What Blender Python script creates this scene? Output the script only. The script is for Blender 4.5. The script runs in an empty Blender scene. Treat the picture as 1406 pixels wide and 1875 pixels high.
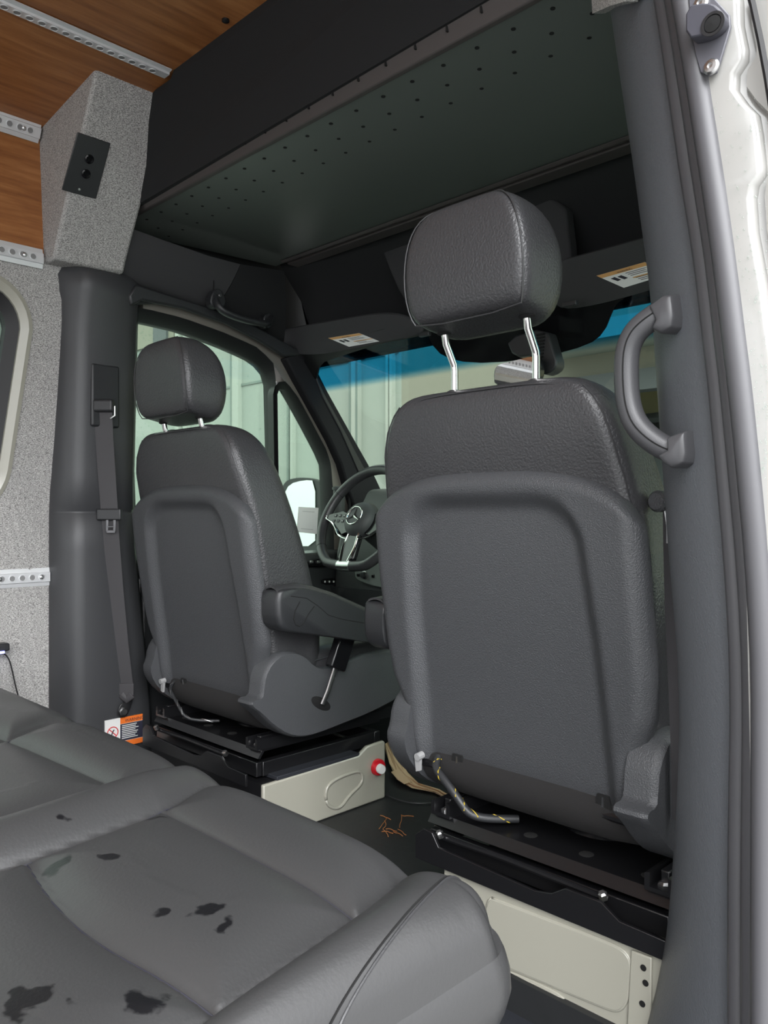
import bpy, math, random
from math import sin, cos, pi, sqrt, hypot, exp
from mathutils import Vector
random.seed(7)
S = bpy.context.scene
COL = S.collection
V = Vector

# ------------------------------------------------------------------ camera
F = 1465.0
CAM = V((1.275, -1.05, 0.80))
cd = bpy.data.cameras.new('camera'); cam = bpy.data.objects.new('camera', cd); COL.objects.link(cam)
cam.location = CAM
cam.rotation_euler = (pi/2, 0, pi/4)
cd.sensor_fit = 'VERTICAL'; cd.sensor_height = 24.0; cd.lens = 24.0*F/1875.0
cd.clip_start = 0.02; cd.clip_end = 200
S.camera = cam
# ------------------------------------------------------------------ world: bright overcast
w = bpy.data.worlds.new('overcast'); S.world = w; w.use_nodes = True
nt = w.node_tree; nt.nodes.clear()
o_ = nt.nodes.new('ShaderNodeOutputWorld'); b_ = nt.nodes.new('ShaderNodeBackground')
tc = nt.nodes.new('ShaderNodeTexCoord'); sp = nt.nodes.new('ShaderNodeSeparateXYZ'); rp = nt.nodes.new('ShaderNodeValToRGB')
nt.links.new(tc.outputs['Generated'], sp.inputs[0]); nt.links.new(sp.outputs['Z'], rp.inputs[0])
rp.color_ramp.elements[0].position = 0.0; rp.color_ramp.elements[0].color = (0.52, 0.535, 0.55, 1)
rp.color_ramp.elements[1].position = 0.55; rp.color_ramp.elements[1].color = (1.02, 1.03, 1.05, 1)
# broad bright patch where the sun stands behind the cloud, beyond the open side door
nv = nt.nodes.new('ShaderNodeVectorMath'); nv.operation = 'NORMALIZE'; nt.links.new(tc.outputs['Generated'], nv.inputs[0])
dt = nt.nodes.new('ShaderNodeVectorMath'); dt.operation = 'DOT_PRODUCT'; dt.inputs[1].default_value = tuple(V((.72, -.42, .55)).normalized()); nt.links.new(nv.outputs[0], dt.inputs[0])
mx_ = nt.nodes.new('ShaderNodeMath'); mx_.operation = 'MAXIMUM'; mx_.inputs[1].default_value = 0; nt.links.new(dt.outputs['Value'], mx_.inputs[0])
pw_ = nt.nodes.new('ShaderNodeMath'); pw_.operation = 'POWER'; pw_.inputs[1].default_value = 7; nt.links.new(mx_.outputs[0], pw_.inputs[0])
ml_ = nt.nodes.new('ShaderNodeMath'); ml_.operation = 'MULTIPLY_ADD'; ml_.inputs[1].default_value = 4.2; ml_.inputs[2].default_value = 1.0; nt.links.new(pw_.outputs[0], ml_.inputs[0])
vm_ = nt.nodes.new('ShaderNodeVectorMath'); vm_.operation = 'SCALE'; nt.links.new(rp.outputs[0], vm_.inputs[0]); nt.links.new(ml_.outputs[0], vm_.inputs['Scale'])
nt.links.new(vm_.outputs[0], b_.inputs['Color']); b_.inputs['Strength'].default_value = 3.05
nt.links.new(b_.outputs[0], o_.inputs[0])
S.view_settings.view_transform = 'Standard'; S.view_settings.look = 'None'
S.view_settings.gamma = 1.0; S.view_settings.use_curve_mapping = False
S.view_settings.exposure = 0.0

# ------------------------------------------------------------------ helpers
SQ = 1/sqrt(2)
def ray(u, v):
    a = (u-703)/F; b = (937.5-v)/F
    return V((-SQ+SQ*a, SQ+SQ*a, b))
def P(u, v, x=None, y=None, z=None, n=None, d=None):
    """point of the place seen at that spot of the photograph on a known plane of the van"""
    r = ray(u, v)
    if x is not None: k = (x-CAM.x)/r.x
    elif y is not None: k = (y-CAM.y)/r.y
    elif z is not None: k = (z-CAM.z)/r.z
    else: k = (d-n.dot(CAM))/n.dot(r)
    return CAM+r*k
# the sloping left side of the body: x = -0.86 + 0.11*(z-0.8)
SIDE_N = V((1, 0, -0.11))
def PS(u, v, off=0.0): return P(u, v, n=SIDE_N, d=-0.86-0.088+off)

class MB:
    def __init__(s): s.v = []; s.f = []
    def add(s, vs, fs):
        k = len(s.v); s.v += [V(p) for p in vs]; s.f += [tuple(i+k for i in f) for f in fs]
        return s
    def box(s, c, h, ax=None):
        c = V(c); A = ax or (V((1,0,0)), V((0,1,0)), V((0,0,1)))
        vs = [c+A[0]*(h[0]*i)+A[1]*(h[1]*j)+A[2]*(h[2]*k) for i in (-1,1) for j in (-1,1) for k in (-1,1)]
        return s.add(vs, [(0,1,3,2),(4,6,7,5),(0,4,5,1),(2,3,7,6),(0,2,6,4),(1,5,7,3)])
    def bb(s, lo, hi):
        lo = V(lo); hi = V(hi); return s.box((lo+hi)/2, (hi-lo)/2)
    def prism(s, pts, off):
        n = len(pts); pts = [V(p) for p in pts]; off = V(off)
        vs = pts+[p+off for p in pts]
        return s.add(vs, [tuple(range(n))[::-1], tuple(range(n, 2*n))]+[(i, (i+1)%n, n+(i+1)%n, n+i) for i in range(n)])
    def loft(s, rings, caps=True, closed=True):
        n = len(rings[0]); vs = [p for r in rings for p in r]; fs = []
        for k in range(len(rings)-1):
            for i in range(n if closed else n-1):
                j = (i+1) % n
                fs.append((k*n+i, k*n+j, (k+1)*n+j, (k+1)*n+i))
        if caps and closed:
            fs.append(tuple(range(n))[::-1]); fs.append(tuple((len(rings)-1)*n+i for i in range(n)))
        return s.add(vs, fs)
    def tube(s, path, r, n=10, flat=None, up=None):
        path = [V(p) for p in path]; rings = []; m = len(path); prev = None
        for i, p in enumerate(path):
            t = (path[min(i+1, m-1)]-path[max(i-1, 0)])
            if m > 2 and (path[0]-path[-1]).length < 1e-6 and i in (0, m-1): t = path[1]-path[-2]
            t.normalize()
            if prev is None:
                a = V(up) if up is not None else (V((0,0,1)) if abs(t.z) < .9 else V((1,0,0)))
            else: a = prev
            a = (a-t*a.dot(t)).normalized(); prev = a
            b = t.cross(a)
            rr = r[i] if isinstance(r, (list, tuple)) else r
            fa, fb = flat or (1, 1)
            rings.append([p+a*(rr*fa*cos(2*pi*k/n))+b*(rr*fb*sin(2*pi*k/n)) for k in range(n)])
        return s.loft(rings)
    def lathe(s, prof, c, axis, n=24):
        """prof: (radius, height along axis)"""
        c = V(c); ax = V(axis).normalized(); a = ax.orthogonal().normalized(); b = ax.cross(a)
        rings = [[c+ax*h+a*(max(r, 1e-5)*cos(2*pi*k/n))+b*(max(r, 1e-5)*sin(2*pi*k/n)) for k in range(n)] for r, h in prof]
        return s.loft(rings)
    def grid(s, fn, us, vs_, thick=None):
        pts = [fn(a, b) for b in vs_ for a in us]; n = len(us); m = len(vs_)
        fs = [(j*n+i, j*n+i+1, (j+1)*n+i+1, (j+1)*n+i) for j in range(m-1) for i in range(n-1)]
        s.add(pts, fs)
        if thick is not None:
            k = len(s.v); off = V(thick)
            s.v += [V(p)+off for p in pts]
            s.f += [tuple(k+i for i in f[::-1]) for f in fs]
            per = [i for i in range(n)]+[j*n+n-1 for j in range(1, m)]+[(m-1)*n+i for i in range(n-2, -1, -1)]+[j*n for j in range(m-2, 0, -1)]
            b0 = k-len(pts)
            for q in range(len(per)):
                a, b = per[q], per[(q+1) % len(per)]
                s.f.append((b0+a, k+a, k+b, b0+b))
        return s
    def build(s, name, mat, parent=None, smooth=35, bevel=0, sub=0, seg=2):
        root = parent
        while root is not None and root.parent is not None: root = root.parent
        if root is None:
            xs = [p.x for p in s.v]; ys = [p.y for p in s.v]; zs = [p.z for p in s.v]
            o = V(((min(xs)+max(xs))/2, (min(ys)+max(ys))/2, min(zs)))
        else: o = V(root.location)
        me = bpy.data.meshes.new(name)
        me.from_pydata([tuple(p-o) for p in s.v], [], s.f); me.validate(); me.update()
        import bmesh
        bm = bmesh.new(); bm.from_mesh(me); bmesh.ops.recalc_face_normals(bm, faces=bm.faces); bm.to_mesh(me); bm.free()
        me.materials.append(mat)
        ob = bpy.data.objects.new(name, me); COL.objects.link(ob)
        if smooth:
            me.shade_smooth()
            if smooth < 180: me.set_sharp_from_angle(angle=math.radians(smooth))
        if parent is None: ob.location = o
        else: ob.parent = parent
        if bevel:
            m = ob.modifiers.new('b', 'BEVEL'); m.width = bevel; m.segments = seg; m.limit_method = 'ANGLE'; m.angle_limit = math.radians(35)
            m.harden_normals = False
        if sub:
            m = ob.modifiers.new('s', 'SUBSURF'); m.levels = sub; m.render_levels = sub
        return ob

def thing(name, label, cat, loc, group=None, kind=None):
    o = bpy.data.objects.new(name, None); COL.objects.link(o); o.location = loc; o.empty_display_size = .05
    return tag(o, label, cat, group, kind)
def tag(o, label, cat, group=None, kind=None):
    o['label'] = label; o['category'] = cat
    if group: o['group'] = group
    if kind: o['kind'] = kind
    return o
def struct(o, label=None, cat=None):
    o['kind'] = 'structure'
    if label: o['label'] = label
    if cat: o['category'] = cat
    return o
def lerp(a, b, t): return a+(b-a)*t
def interp(x, xs, ys):
    if x <= xs[0]: return ys[0]
    if x >= xs[-1]: return ys[-1]
    for i in range(len(xs)-1):
        if x <= xs[i+1]:
            t = (x-xs[i])/(xs[i+1]-xs[i]); t = t*t*(3-2*t)*.35+t*.65
            return ys[i]+(ys[i+1]-ys[i])*t
def sstep(a, b, x):
    t = min(1, max(0, (x-a)/(b-a))); return t*t*(3-2*t)
def lin(a, b, n): return [a+(b-a)*i/(n-1) for i in range(n)]
def smooth_poly(pts, it=2, closed=True):
    pts = [V(p) for p in pts]
    for _ in range(it):
        q = []; n = len(pts)
        for i in range(n if closed else n-1):
            a, b = pts[i], pts[(i+1) % n]; q += [a.lerp(b, .25), a.lerp(b, .75)]
        if not closed: q = [pts[0]]+q+[pts[-1]]
        pts = q
    return pts
def resample(pts, n):
    pts = [V(p) for p in pts]+[V(pts[0])]; L = [0]
    for i in range(len(pts)-1): L.append(L[-1]+(pts[i+1]-pts[i]).length)
    out = []; k = 0
    for q in range(n):
        d = L[-1]*q/n
        while L[k+1] < d: k += 1
        t = (d-L[k])/max(1e-9, L[k+1]-L[k]); out.append(pts[k].lerp(pts[k+1], t))
    return out
def text_mesh(name, body, size, origin, xdir, ydir, mat, parent, lift=0.0006, align='LEFT'):
    c = bpy.data.curves.new('t', 'FONT'); c.body = body; c.size = size; c.align_x = align; c.extrude = 0.0002
    o = bpy.data.objects.new('t', c); COL.objects.link(o)
    dg = bpy.context.evaluated_depsgraph_get(); me = bpy.data.meshes.new_from_object(o.evaluated_get(dg))
    bpy.data.objects.remove(o)
    X = V(xdir).normalized(); Y = V(ydir).normalized(); N = X.cross(Y).normalized()
    root = parent
    while root.parent is not None: root = root.parent
    O = V(origin)-V(root.location)
    for vv in me.vertices: vv.co = O+X*vv.co.x+Y*vv.co.y+N*(vv.co.z+lift)
    me.materials.clear(); me.materials.append(mat); me.name = name
    ob = bpy.data.objects.new(name, me); COL.objects.link(ob); ob.parent = parent
    return ob

# ------------------------------------------------------------------ materials
def mat(name, col, rough=.5, metal=0, bump=None, spec=.5, var=None, coat=0, sheen=0):
    """bump: (noise scale, strength, distance); var: (scale, amount, other colour)"""
    m = bpy.data.materials.new(name); m.use_nodes = True; t = m.node_tree; b = t.nodes['Principled BSDF']
    b.inputs['Base Color'].default_value = (*col, 1); b.inputs['Roughness'].default_value = rough
    b.inputs['Metallic'].default_value = metal; b.inputs['Specular IOR Level'].default_value = spec
    b.inputs['Coat Weight'].default_value = coat; b.inputs['Coat Roughness'].default_value = .08
    b.inputs['Sheen Weight'].default_value = sheen
    tcx = t.nodes.new('ShaderNodeTexCoord')
    if var:
        n = t.nodes.new('ShaderNodeTexNoise'); n.inputs['Scale'].default_value = var[0]; n.inputs['Detail'].default_value = 5
        t.links.new(tcx.outputs['Object'], n.inputs['Vector'])
        r = t.nodes.new('ShaderNodeValToRGB'); r.color_ramp.elements[0].position = .5-var[1]; r.color_ramp.elements[1].position = .5+var[1]
        r.color_ramp.elements[0].color = (*col, 1); r.color_ramp.elements[1].color = (*var[2], 1)
        t.links.new(n.outputs[0], r.inputs[0]); t.links.new(r.outputs[0], b.inputs['Base Color'])
    if bump:
        n = t.nodes.new('ShaderNodeTexNoise'); n.inputs['Scale'].default_value = bump[0]; n.inputs['Detail'].default_value = 2
        t.links.new(tcx.outputs['Object'], n.inputs['Vector'])
        bp = t.nodes.new('ShaderNodeBump'); bp.inputs['Strength'].default_value = bump[1]; bp.inputs['Distance'].default_value = bump[2]
        t.links.new(n.outputs[0], bp.inputs['Height']); t.links.new(bp.outputs[0], b.inputs['Normal'])
    return m
M = {}
M['leather'] = mat('leather', (.040, .040, .043), 0.34, bump=(260, .55, .0022), var=(6, .3, (.046, .046, .048)))
M['leather_smooth'] = mat('leather_smooth', (.036, .036, .038), .36, bump=(260, .25, .0015))
M['plastic'] = mat('grained_plastic', (.056, .058, .062), .42, bump=(480, .9, .0014))
M['plastic2'] = mat('pillar_plastic', (.108, .115, .127), .40, bump=(420, .5, .0014), var=(3, .3, (.116, .123, .134)))
M['plastic_dark'] = mat('dark_plastic', (.022, .023, .025), .42, bump=(500, .3, .0008))
M['trimL'] = mat('side_trim_plastic', (.042, .043, .046), .42, bump=(600, .3, .0008))
M['headliner'] = mat('headliner', (.009, .0095, .0105), .9, bump=(900, .3, .001))
M['headliner2'] = mat('headliner_grey', (.038, .038, .040), .9, bump=(900, .3, .001))
M['black_metal'] = mat('black_metal', (.008, .008, .009), .28, .0, bump=(60, .05, .001), spec=.7)
M['gloss_black'] = mat('gloss_black', (.006, .006, .007), .15)
M['rubber'] = mat('rubber', (.078, .077, .083), .42, bump=(90, .1, .001))
M['rubber_dark'] = mat('rubber_dark', (.008, .008, .009), .5)
M['chrome'] = mat('chrome', (.82, .80, .79), .08, 1)
M['steel'] = mat('steel', (.6, .6, .6), .3, 1)
M['alu'] = mat('aluminium', (.72, .73, .74), .38, .35, bump=(300, .1, .0006))
M['rail_hole'] = mat('rail_hole', (.22, .22, .22), .5)
M['alu_dark'] = mat('aluminium_channel', (.35, .35, .36), .45, .9)
M['cream'] = mat('cream_paint', (.35, .34, .285), .28, coat=.5)
M['body'] = mat('body_paint', (.31, .305, .29), .2, coat=.6)
M['felt'] = mat('felt', (.012, .011, .011), .95, bump=(1500, .6, .001))
M['belt'] = mat('belt_webbing', (.046, .044, .047), .6, bump=(1200, .4, .0006))
M['shelf'] = mat('shelf_panel', (.10, .113, .104), .40, bump=(30, .05, .001))
M['shelf_lip'] = mat('shelf_edge', (.060, .052, .050), .6)
M['void'] = mat('hole_dark', (.003, .003, .003), .9)
M['red'] = mat('red_plastic', (.55, .01, .02), .25)
M['white'] = mat('white_plastic', (.75, .75, .73), .4)
M['paper'] = mat('paper', (.75, .75, .74), .8)
M['paper2'] = mat('grey_plastic', (.30, .30, .30), .5)
M['print'] = mat('print_black', (.02, .02, .03), .6)
M['navy'] = mat('label_navy', (.018, .018, .035), .6)
M['orange'] = mat('label_orange', (.75, .16, .02), .5)
M['orange2'] = mat('visor_label_orange', (.60, .33, .12), .5)
M['kraft'] = mat('kraft_paper', (.55, .38, .24), .8, bump=(60, .5, .003))
M['yellow'] = mat('harness_yellow', (.45, .33, .03), .5)
M['mat'] = mat('rubber_mat', (.020, .022, .028), .6, bump=(300, .3, .001))
M['cabfloor'] = mat('cab_floor', (.017, .018, .019), .5, bump=(25, .4, .004))
M['dash'] = mat('dash_plastic', (.05, .054, .054), .55, bump=(600, .3, .0006))
M['mirror'] = mat('mirror_glass', (.9, .92, .92), .02, 1)
M['ground'] = mat('wet_asphalt', (.25, .25, .245), .45, bump=(60, .4, .01), var=(2, .2, (.30, .30, .29)))
M['wallext'] = mat('facade_paint', (.20, .215, .195), .6, var=(1.2, .25, (.18, .198, .182)))
M['wallext2'] = mat('facade_trim', (.235, .245, .225), .6)
M['beige'] = mat('facade_beige', (.155, .147, .12), .7)
M['yellowwall'] = mat('garage_wall', (.42, .37, .21), .7)
M['darkext'] = mat('facade_dark', (.05, .055, .06), .5)
M['leaf'] = mat('shrub', (.10, .17, .05), .7, var=(30, .2, (.2, .15, .08)))
m = bpy.data.materials.new('led'); m.use_nodes = True
bb_ = m.node_tree.nodes['Principled BSDF']; bb_.inputs['Emission Color'].default_value = (.1, .12, 1, 1); bb_.inputs['Emission Strength'].default_value = 2; M['led'] = m

def tweed():
    m = bpy.data.materials.new('tweed_fabric'); m.use_nodes = True; t = m.node_tree; b = t.nodes['Principled BSDF']
    b.inputs['Roughness'].default_value = .95; b.inputs['Specular IOR Level'].default_value = .1
    c = t.nodes.new('ShaderNodeTexCoord')
    n1 = t.nodes.new('ShaderNodeTexNoise'); n1.inputs['Scale'].default_value = 620; n1.inputs['Detail'].default_value = 1
    mp = t.nodes.new('ShaderNodeMapping'); mp.inputs['Scale'].default_value = (1, .45, 1.5)
    t.links.new(c.outputs['Object'], mp.inputs[0]); t.links.new(mp.outputs[0], n1.inputs['Vector'])
    r = t.nodes.new('ShaderNodeValToRGB')
    r.color_ramp.elements[0].position = .36; r.color_ramp.elements[0].color = (.17, .165, .16, 1)
    r.color_ramp.elements[1].position = .64; r.color_ramp.elements[1].color = (.56, .55, .53, 1)
    t.links.new(n1.outputs[0], r.inputs[0]); t.links.new(r.outputs[0], b.inputs['Base Color'])
    bp = t.nodes.new('ShaderNodeBump'); bp.inputs['Strength'].default_value = .4; bp.inputs['Distance'].default_value = .001
    t.links.new(n1.outputs[0], bp.inputs['Height']); t.links.new(bp.outputs[0], b.inputs['Normal'])
    return m
M['tweed'] = tweed()
def wood():
    m = bpy.data.materials.new('wood_veneer'); m.use_nodes = True; t = m.node_tree; b = t.nodes['Principled BSDF']
    b.inputs['Roughness'].default_value = .42
    c = t.nodes.new('ShaderNodeTexCoord'); mp = t.nodes.new('ShaderNodeMapping'); mp.inputs['Scale'].default_value = (14, 1.2, 14)
    n1 = t.nodes.new('ShaderNodeTexNoise'); n1.inputs['Scale'].default_value = 3; n1.inputs['Detail'].default_value = 8; n1.inputs['Roughness'].default_value = .65
    t.links.new(c.outputs['Object'], mp.inputs[0]); t.links.new(mp.outputs[0], n1.inputs['Vector'])
    r = t.nodes.new('ShaderNodeValToRGB'); e = r.color_ramp.elements
    e[0].position = .30; e[0].color = (.20, .072, .023, 1); e[1].position = .68; e[1].color = (.43, .19, .068, 1)
    x = e.new(.5); x.color = (.32, .125, .040, 1)
    t.links.new(n1.outputs[0], r.inputs[0]); t.links.new(r.outputs[0], b.inputs['Base Color'])
    return m
M['wood'] = wood()
def glass(name, tint, band=False):
    m = bpy.data.materials.new(name); m.use_nodes = True; t = m.node_tree; t.nodes.clear()
    o = t.nodes.new('ShaderNodeOutputMaterial'); tr = t.nodes.new('ShaderNodeBsdfTransparent'); g = t.nodes.new('ShaderNodeBsdfGlossy')
    g.inputs['Roughness'].default_value = .02; tr.inputs['Color'].default_value = (*tint, 1)
    lw_ = t.nodes.new('ShaderNodeLayerWeight'); lw_.inputs['Blend'].default_value = .5
    pw = t.nodes.new('ShaderNodeMath'); pw.operation = 'POWER'; pw.inputs[1].default_value = 5; t.links.new(lw_.outputs['Facing'], pw.inputs[0])
    fr = t.nodes.new('ShaderNodeMath'); fr.operation = 'MULTIPLY_ADD'; fr.inputs[1].default_value = .9; fr.inputs[2].default_value = .035; t.links.new(pw.outputs[0], fr.inputs[0])
    mx = t.nodes.new('ShaderNodeMixShader')
    t.links.new(fr.outputs[0], mx.inputs[0]); t.links.new(tr.outputs[0], mx.inputs[1]); t.links.new(g.outputs[0], mx.inputs[2]); t.links.new(mx.outputs[0], o.inputs[0])
    if band:
        c = t.nodes.new('ShaderNodeTexCoord'); s_ = t.nodes.new('ShaderNodeSeparateXYZ'); r = t.nodes.new('ShaderNodeValToRGB'); ma = t.nodes.new('ShaderNodeMath')
        ma.operation = 'MULTIPLY'; ma.inputs[1].default_value = 1.0
        t.links.new(c.outputs['Object'], s_.inputs[0]); t.links.new(s_.outputs['Z'], ma.inputs[0]); t.links.new(ma.outputs[0], r.inputs[0])
        e = r.color_ramp.elements; e[0].position = band[0]; e[0].color = (*tint, 1); e[1].position = band[1]; e[1].color = (.13, .50, .66, 1)
        t.links.new(r.outputs[0], tr.inputs['Color'])
    return m
M['glass'] = glass('green_glass', (.80, .90, .82))
M['glass_rear'] = glass('rear_side_glass', (.50, .56, .52))
M['drop'] = glass('water', (.97, .99, .98))

# ================================================================== SETTING
# ground outside
g = MB().bb((-14, -14, -.66), (14, 14, -.60)).build('ground', M['ground']); struct(g)
# rear floor and cab floor
struct(MB().bb((-.90, -3.2, -.04), (.90, 0.0, 0.0)).build('floor', M['mat']))
struct(MB().bb((-.90, 0.0, -.04), (.90, 1.45, .055)).build('floor.001', M['cabfloor']))
# left wall: tweed panel with a rounded window opening
def wl(y, z, off=0): return V((-.87+off + .11*max(0, z-.8), y, z))
win_o = []
WY0, WY1, WZ0, WZ1 = -1.25, -.235, .775, 1.395
rr = .13
for (cy_, cz_, a0) in ((WY1-rr, WZ1-rr, 0), (WY0+rr, WZ1-rr, 90), (WY0+rr, WZ0+rr, 180), (WY1-rr, WZ0+rr, 270)):
    for k in range(9):
        a = math.radians(a0+k*90/8)
        yy = cy_+rr*cos(a); zz = cz_+rr*sin(a)
        yy -= .05*sstep(1.25, .75, zz)*(1 if a0 in (0, 270) else 0)     # front edge leans
        win_o.append((yy, zz))
NW = len(win_o)
def offset_loop(pts, d):
    cy = sum(p[0] for p in pts)/len(pts); cz = sum(p[1] for p in pts)/len(pts); out = []
    n = len(pts)
    for i in range(n):
        a = pts[i-1]; b = pts[(i+1) % n]; tx, tz = b[0]-a[0], b[1]-a[1]; L = hypot(tx, tz); nx, nz = tz/L, -tx/L
        out.append((pts[i][0]+nx*d, pts[i][1]+nz*d))
    return out
def outer_rect(pts, y0, y1, z0, z1):
    out = []; cy = (y0+y1)/2
    for i, p in enumerate(pts):
        q = i//9; k = i % 9
        t = k/8
        if q == 0: out.append((y1, lerp(WZ1, z1, min(1, t*2))) if t <= .5 else (lerp(y1, WY1, (t-.5)*2), z1))
        if q == 1: out.append((lerp(WY0, y0, min(1, t*2)), z1) if t <= .5 else (y0, lerp(z1, WZ1, (t-.5)*2)))
        if q == 2: out.append((y0, lerp(WZ0, z0, min(1, t*2))) if t <= .5 else (lerp(y0, WY0, (t-.5)*2), z0))
        if q == 3: out.append((lerp(WY1, y1, min(1, t*2)), z0) if t <= .5 else (y1, lerp(z0, WZ0, (t-.5)*2)))
    return out
orc = outer_rect(win_o, -3.2, -.16, 0.0, 1.455)
mb = MB(); mb.loft([[wl(*p) for p in orc], [wl(*p) for p in win_o], [wl(*p, -.02) for p in win_o], [wl(*p, -.02) for p in orc]], caps=False)
wall_left = struct(mb.build('wall_left', M['tweed'], smooth=0))
# outer skin so no light leaks
MB().bb((-.955, -3.2, -.04), (-.93, -1.35, 1.95)).build('body_skin', M['cream'], wall_left)
MB().bb((-.955, -1.35, -.04), (-.93, .0, .70)).build('body_skin', M['cream'], wall_left)
MB().bb((-.955, -1.35, 1.46), (-.93, .0, 1.95)).build('body_skin', M['cream'], wall_left)
# the window itself
wr1 = win_o; wr2 = offset_loop(win_o, -.028); wr3 = offset_loop(win_o, -.055)
w2 = MB().loft([[wl(*p, -.012) for p in wr2], [wl(*p, -.03) for p in wr3], [wl(*p, -.06) for p in wr3], [wl(*p, -.06) for p in wr2]], caps=False).build('window_2', M['rubber_dark'])
struct(w2)
MB().loft([[wl(*p, .004) for p in wr1], [wl(*p, .006) for p in offset_loop(win_o, -.010)], [wl(*p, -.004) for p in wr2], [wl(*p, -.02) for p in wr2], [wl(*p, -.02) for p in wr1]], caps=False).build('window_frame', M['cream'], w2)
MB().prism([wl(*p, -.05) for p in wr3], (-.004, 0, 0)).build('pane', M['glass_rear'], w2, smooth=0)
# wood: wall strip, then ceiling
MB().prism([(-.802, -3.2, 1.455), (-.833, -3.2, 1.80), (-.86, -3.2, 1.80), (-.83, -3.2, 1.455)], (0, 3.0, 0)).build('wood_panel', M['wood'], wall_left, smooth=0)
CZ = 1.835
mb = MB()
mb.prism([(-.85, -3.2, 1.79), (-.42, -3.2, CZ), (-.42, -3.2, CZ+.015), (-.85, -3.2, 1.805)], (0, 3.17, 0))
ceiling = struct(mb.build('ceiling', M['wood'], smooth=0))
MB().prism([(-.415, -3.2, CZ), (.42, -3.2, CZ), (.42, -3.2, CZ+.015), (-.415, -3.2, CZ+.015)], (0, 3.17, 0)).build('wood_panel', M['wood'], ceiling, smooth=0)
MB().prism([(.425, -3.2, CZ), (.85, -3.2, 1.79), (.85, -3.2, 1.805), (.425, -3.2, CZ+.015)], (0, 3.17, 0)).build('wood_panel', M['wood'], ceiling, smooth=0)
MB().bb((-.95, -3.2, 1.93), (.97, .75, 1.98)).build('roof_skin', M['cream'], ceiling)
pp = P(413, 36, z=CZ)
MB().lathe([(.008, 0), (.008, -.004), (.004, -.006), (0, -.006)], pp, (0, 0, 1), 14).build('screw', M['rubber_dark'], ceiling)
# right wall behind the sliding door opening (rear end left open to let more light in)
wr_ = struct(MB().bb((.88, -3.2, -.04), (.95, -1.7, .75)).build('wall_right', M['tweed']))
MB().bb((.88, -3.2, 1.45), (.95, -1.7, 1.95)).bb((.88, -1.78, .75), (.95, -1.7, 1.45)).build('upper_panel', M['tweed'], wr_)
MB().bb((.84, -1.7, 1.80), (.97, -.2, 1.95)).build('door_header', M['cream'], wr_)

# tweed column under the roof, beside the shelf
cp = [(-.845, 1.44), (-.742, 1.44), (-.725, 1.475), (-.53, 1.785), (-.505, 1.834), (-.845, 1.81)]
t2 = MB().prism([(x, -.212, z) for x, z in cp], (0, .19, 0)).build('trim_2', M['tweed'], bevel=.008)
struct(t2)

# ---- left B-pillar trim
zs = [-.02, .1, .25, .4, .55, .7, .79, .797, .80, .803, .81, .9, 1.0, 1.1, 1.2, 1.3, 1.38, 1.42, 1.455, 1.47, 1.476]
rings = []
for z in zs:
    wide = .055*sstep(.85, .1, z)
    gx = -.007 if .796 < z < .804 else 0
    top = sstep(1.40, 1.476, z)
    xin = lambda a: a + .10*max(0, z-.9)*.5 + gx
    fl = .03*sstep(1.28, 1.45, z)
    yb = -.172 - .03*sstep(1.3, 1.44, z)
    row = [V((-.90, yb, z)), V((-.862+.03*sstep(1.2, 1.42, z), yb, z)), V((xin(-.835)+fl, -.160, z)), V((xin(-.808)+fl, -.145, z)), V((xin(-.795)+fl, -.128, z)), V((xin(-.789)+fl, -.105, z)),
           V((xin(-.787)+fl, -.06, z)), V((xin(-.789)+fl*.7, .0+wide*.4, z)), V((xin(-.797)+fl*.4, .030+wide, z)), V((xin(-.815), .046+wide, z)), V((-.90, .05+wide, z))]
    if top > 0:
        c = V((-.85, -.06, z)); row = [p.lerp(V((-.86, p.y, z)), top**4*.6) for p in row]
    rings.append(row)
t1 = struct(MB().loft(rings).build('trim_1', M['trimL'], smooth=60, sub=0))
MB().box(P(204, 517, x=-.752), (.006, .007, .021)).build('clip_slot', M['void'], t1, bevel=.004)
# belt guide recess plate
c0 = P(192, 725, x=-.777)
MB().box(c0, (.006, .040, .084)).build('belt_guide_cover', M['plastic_dark'], t1, bevel=.012, seg=4)
# warning label on the foot of the pillar
ls = thing('warning_label', 'white, navy and orange warning sticker on the foot of the left pillar trim', 'sticker', P(228, 1356, x=-.7855))
XL = -.7845
def LP(u, v): return P(u, v, x=XL)
a = LP(196, 1330); 
yy0, yy1 = LP(192, 1330).y, LP(261, 1330).y
z1_ = LP(228, 1313).z; z0_ = LP(228, 1366).z
sh = -.00
def lab(fy0, fy1, fz0, fz1, name, m, dx=0.0):
    q = [(lerp(yy0, yy1, fy0), lerp(z0_, z1_, fz0)), (lerp(yy0, yy1, fy1), lerp(z0_, z1_, fz0)), (lerp(yy0, yy1, fy1), lerp(z0_, z1_, fz1)), (lerp(yy0, yy1, fy0), lerp(z0_, z1_, fz1))]
    MB().prism([(XL+dx, y, z) for y, z in q], (-.004, 0, 0)).build(name, m, ls, smooth=0)
lab(0, 1, 0, 1, 'backing', M['white']); lab(.4, 1, .78, 1, 'header', M['orange'], .0004); lab(.4, 1, 0, .18, 'footer', M['orange'], .0004); lab(.4, 1, .19, .77, 'text_panel', M['navy'], .0004)
text_mesh('lettering', 'WARNING', .0115, (XL+.0006, lerp(yy0, yy1, .52), lerp(z0_, z1_, .83)), (0, 1, 0), (0, 0, 1), M['print'], ls)
for k in range(8):
    L = .5*(.7+.3*random.random())
    lab(.44, .44+L, .70-k*.062, .725-k*.062, 'text_line', M['white'], .0008)
cc = V((XL+.0008, lerp(yy0, yy1, .2), lerp(z0_, z1_, .55)))
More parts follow.
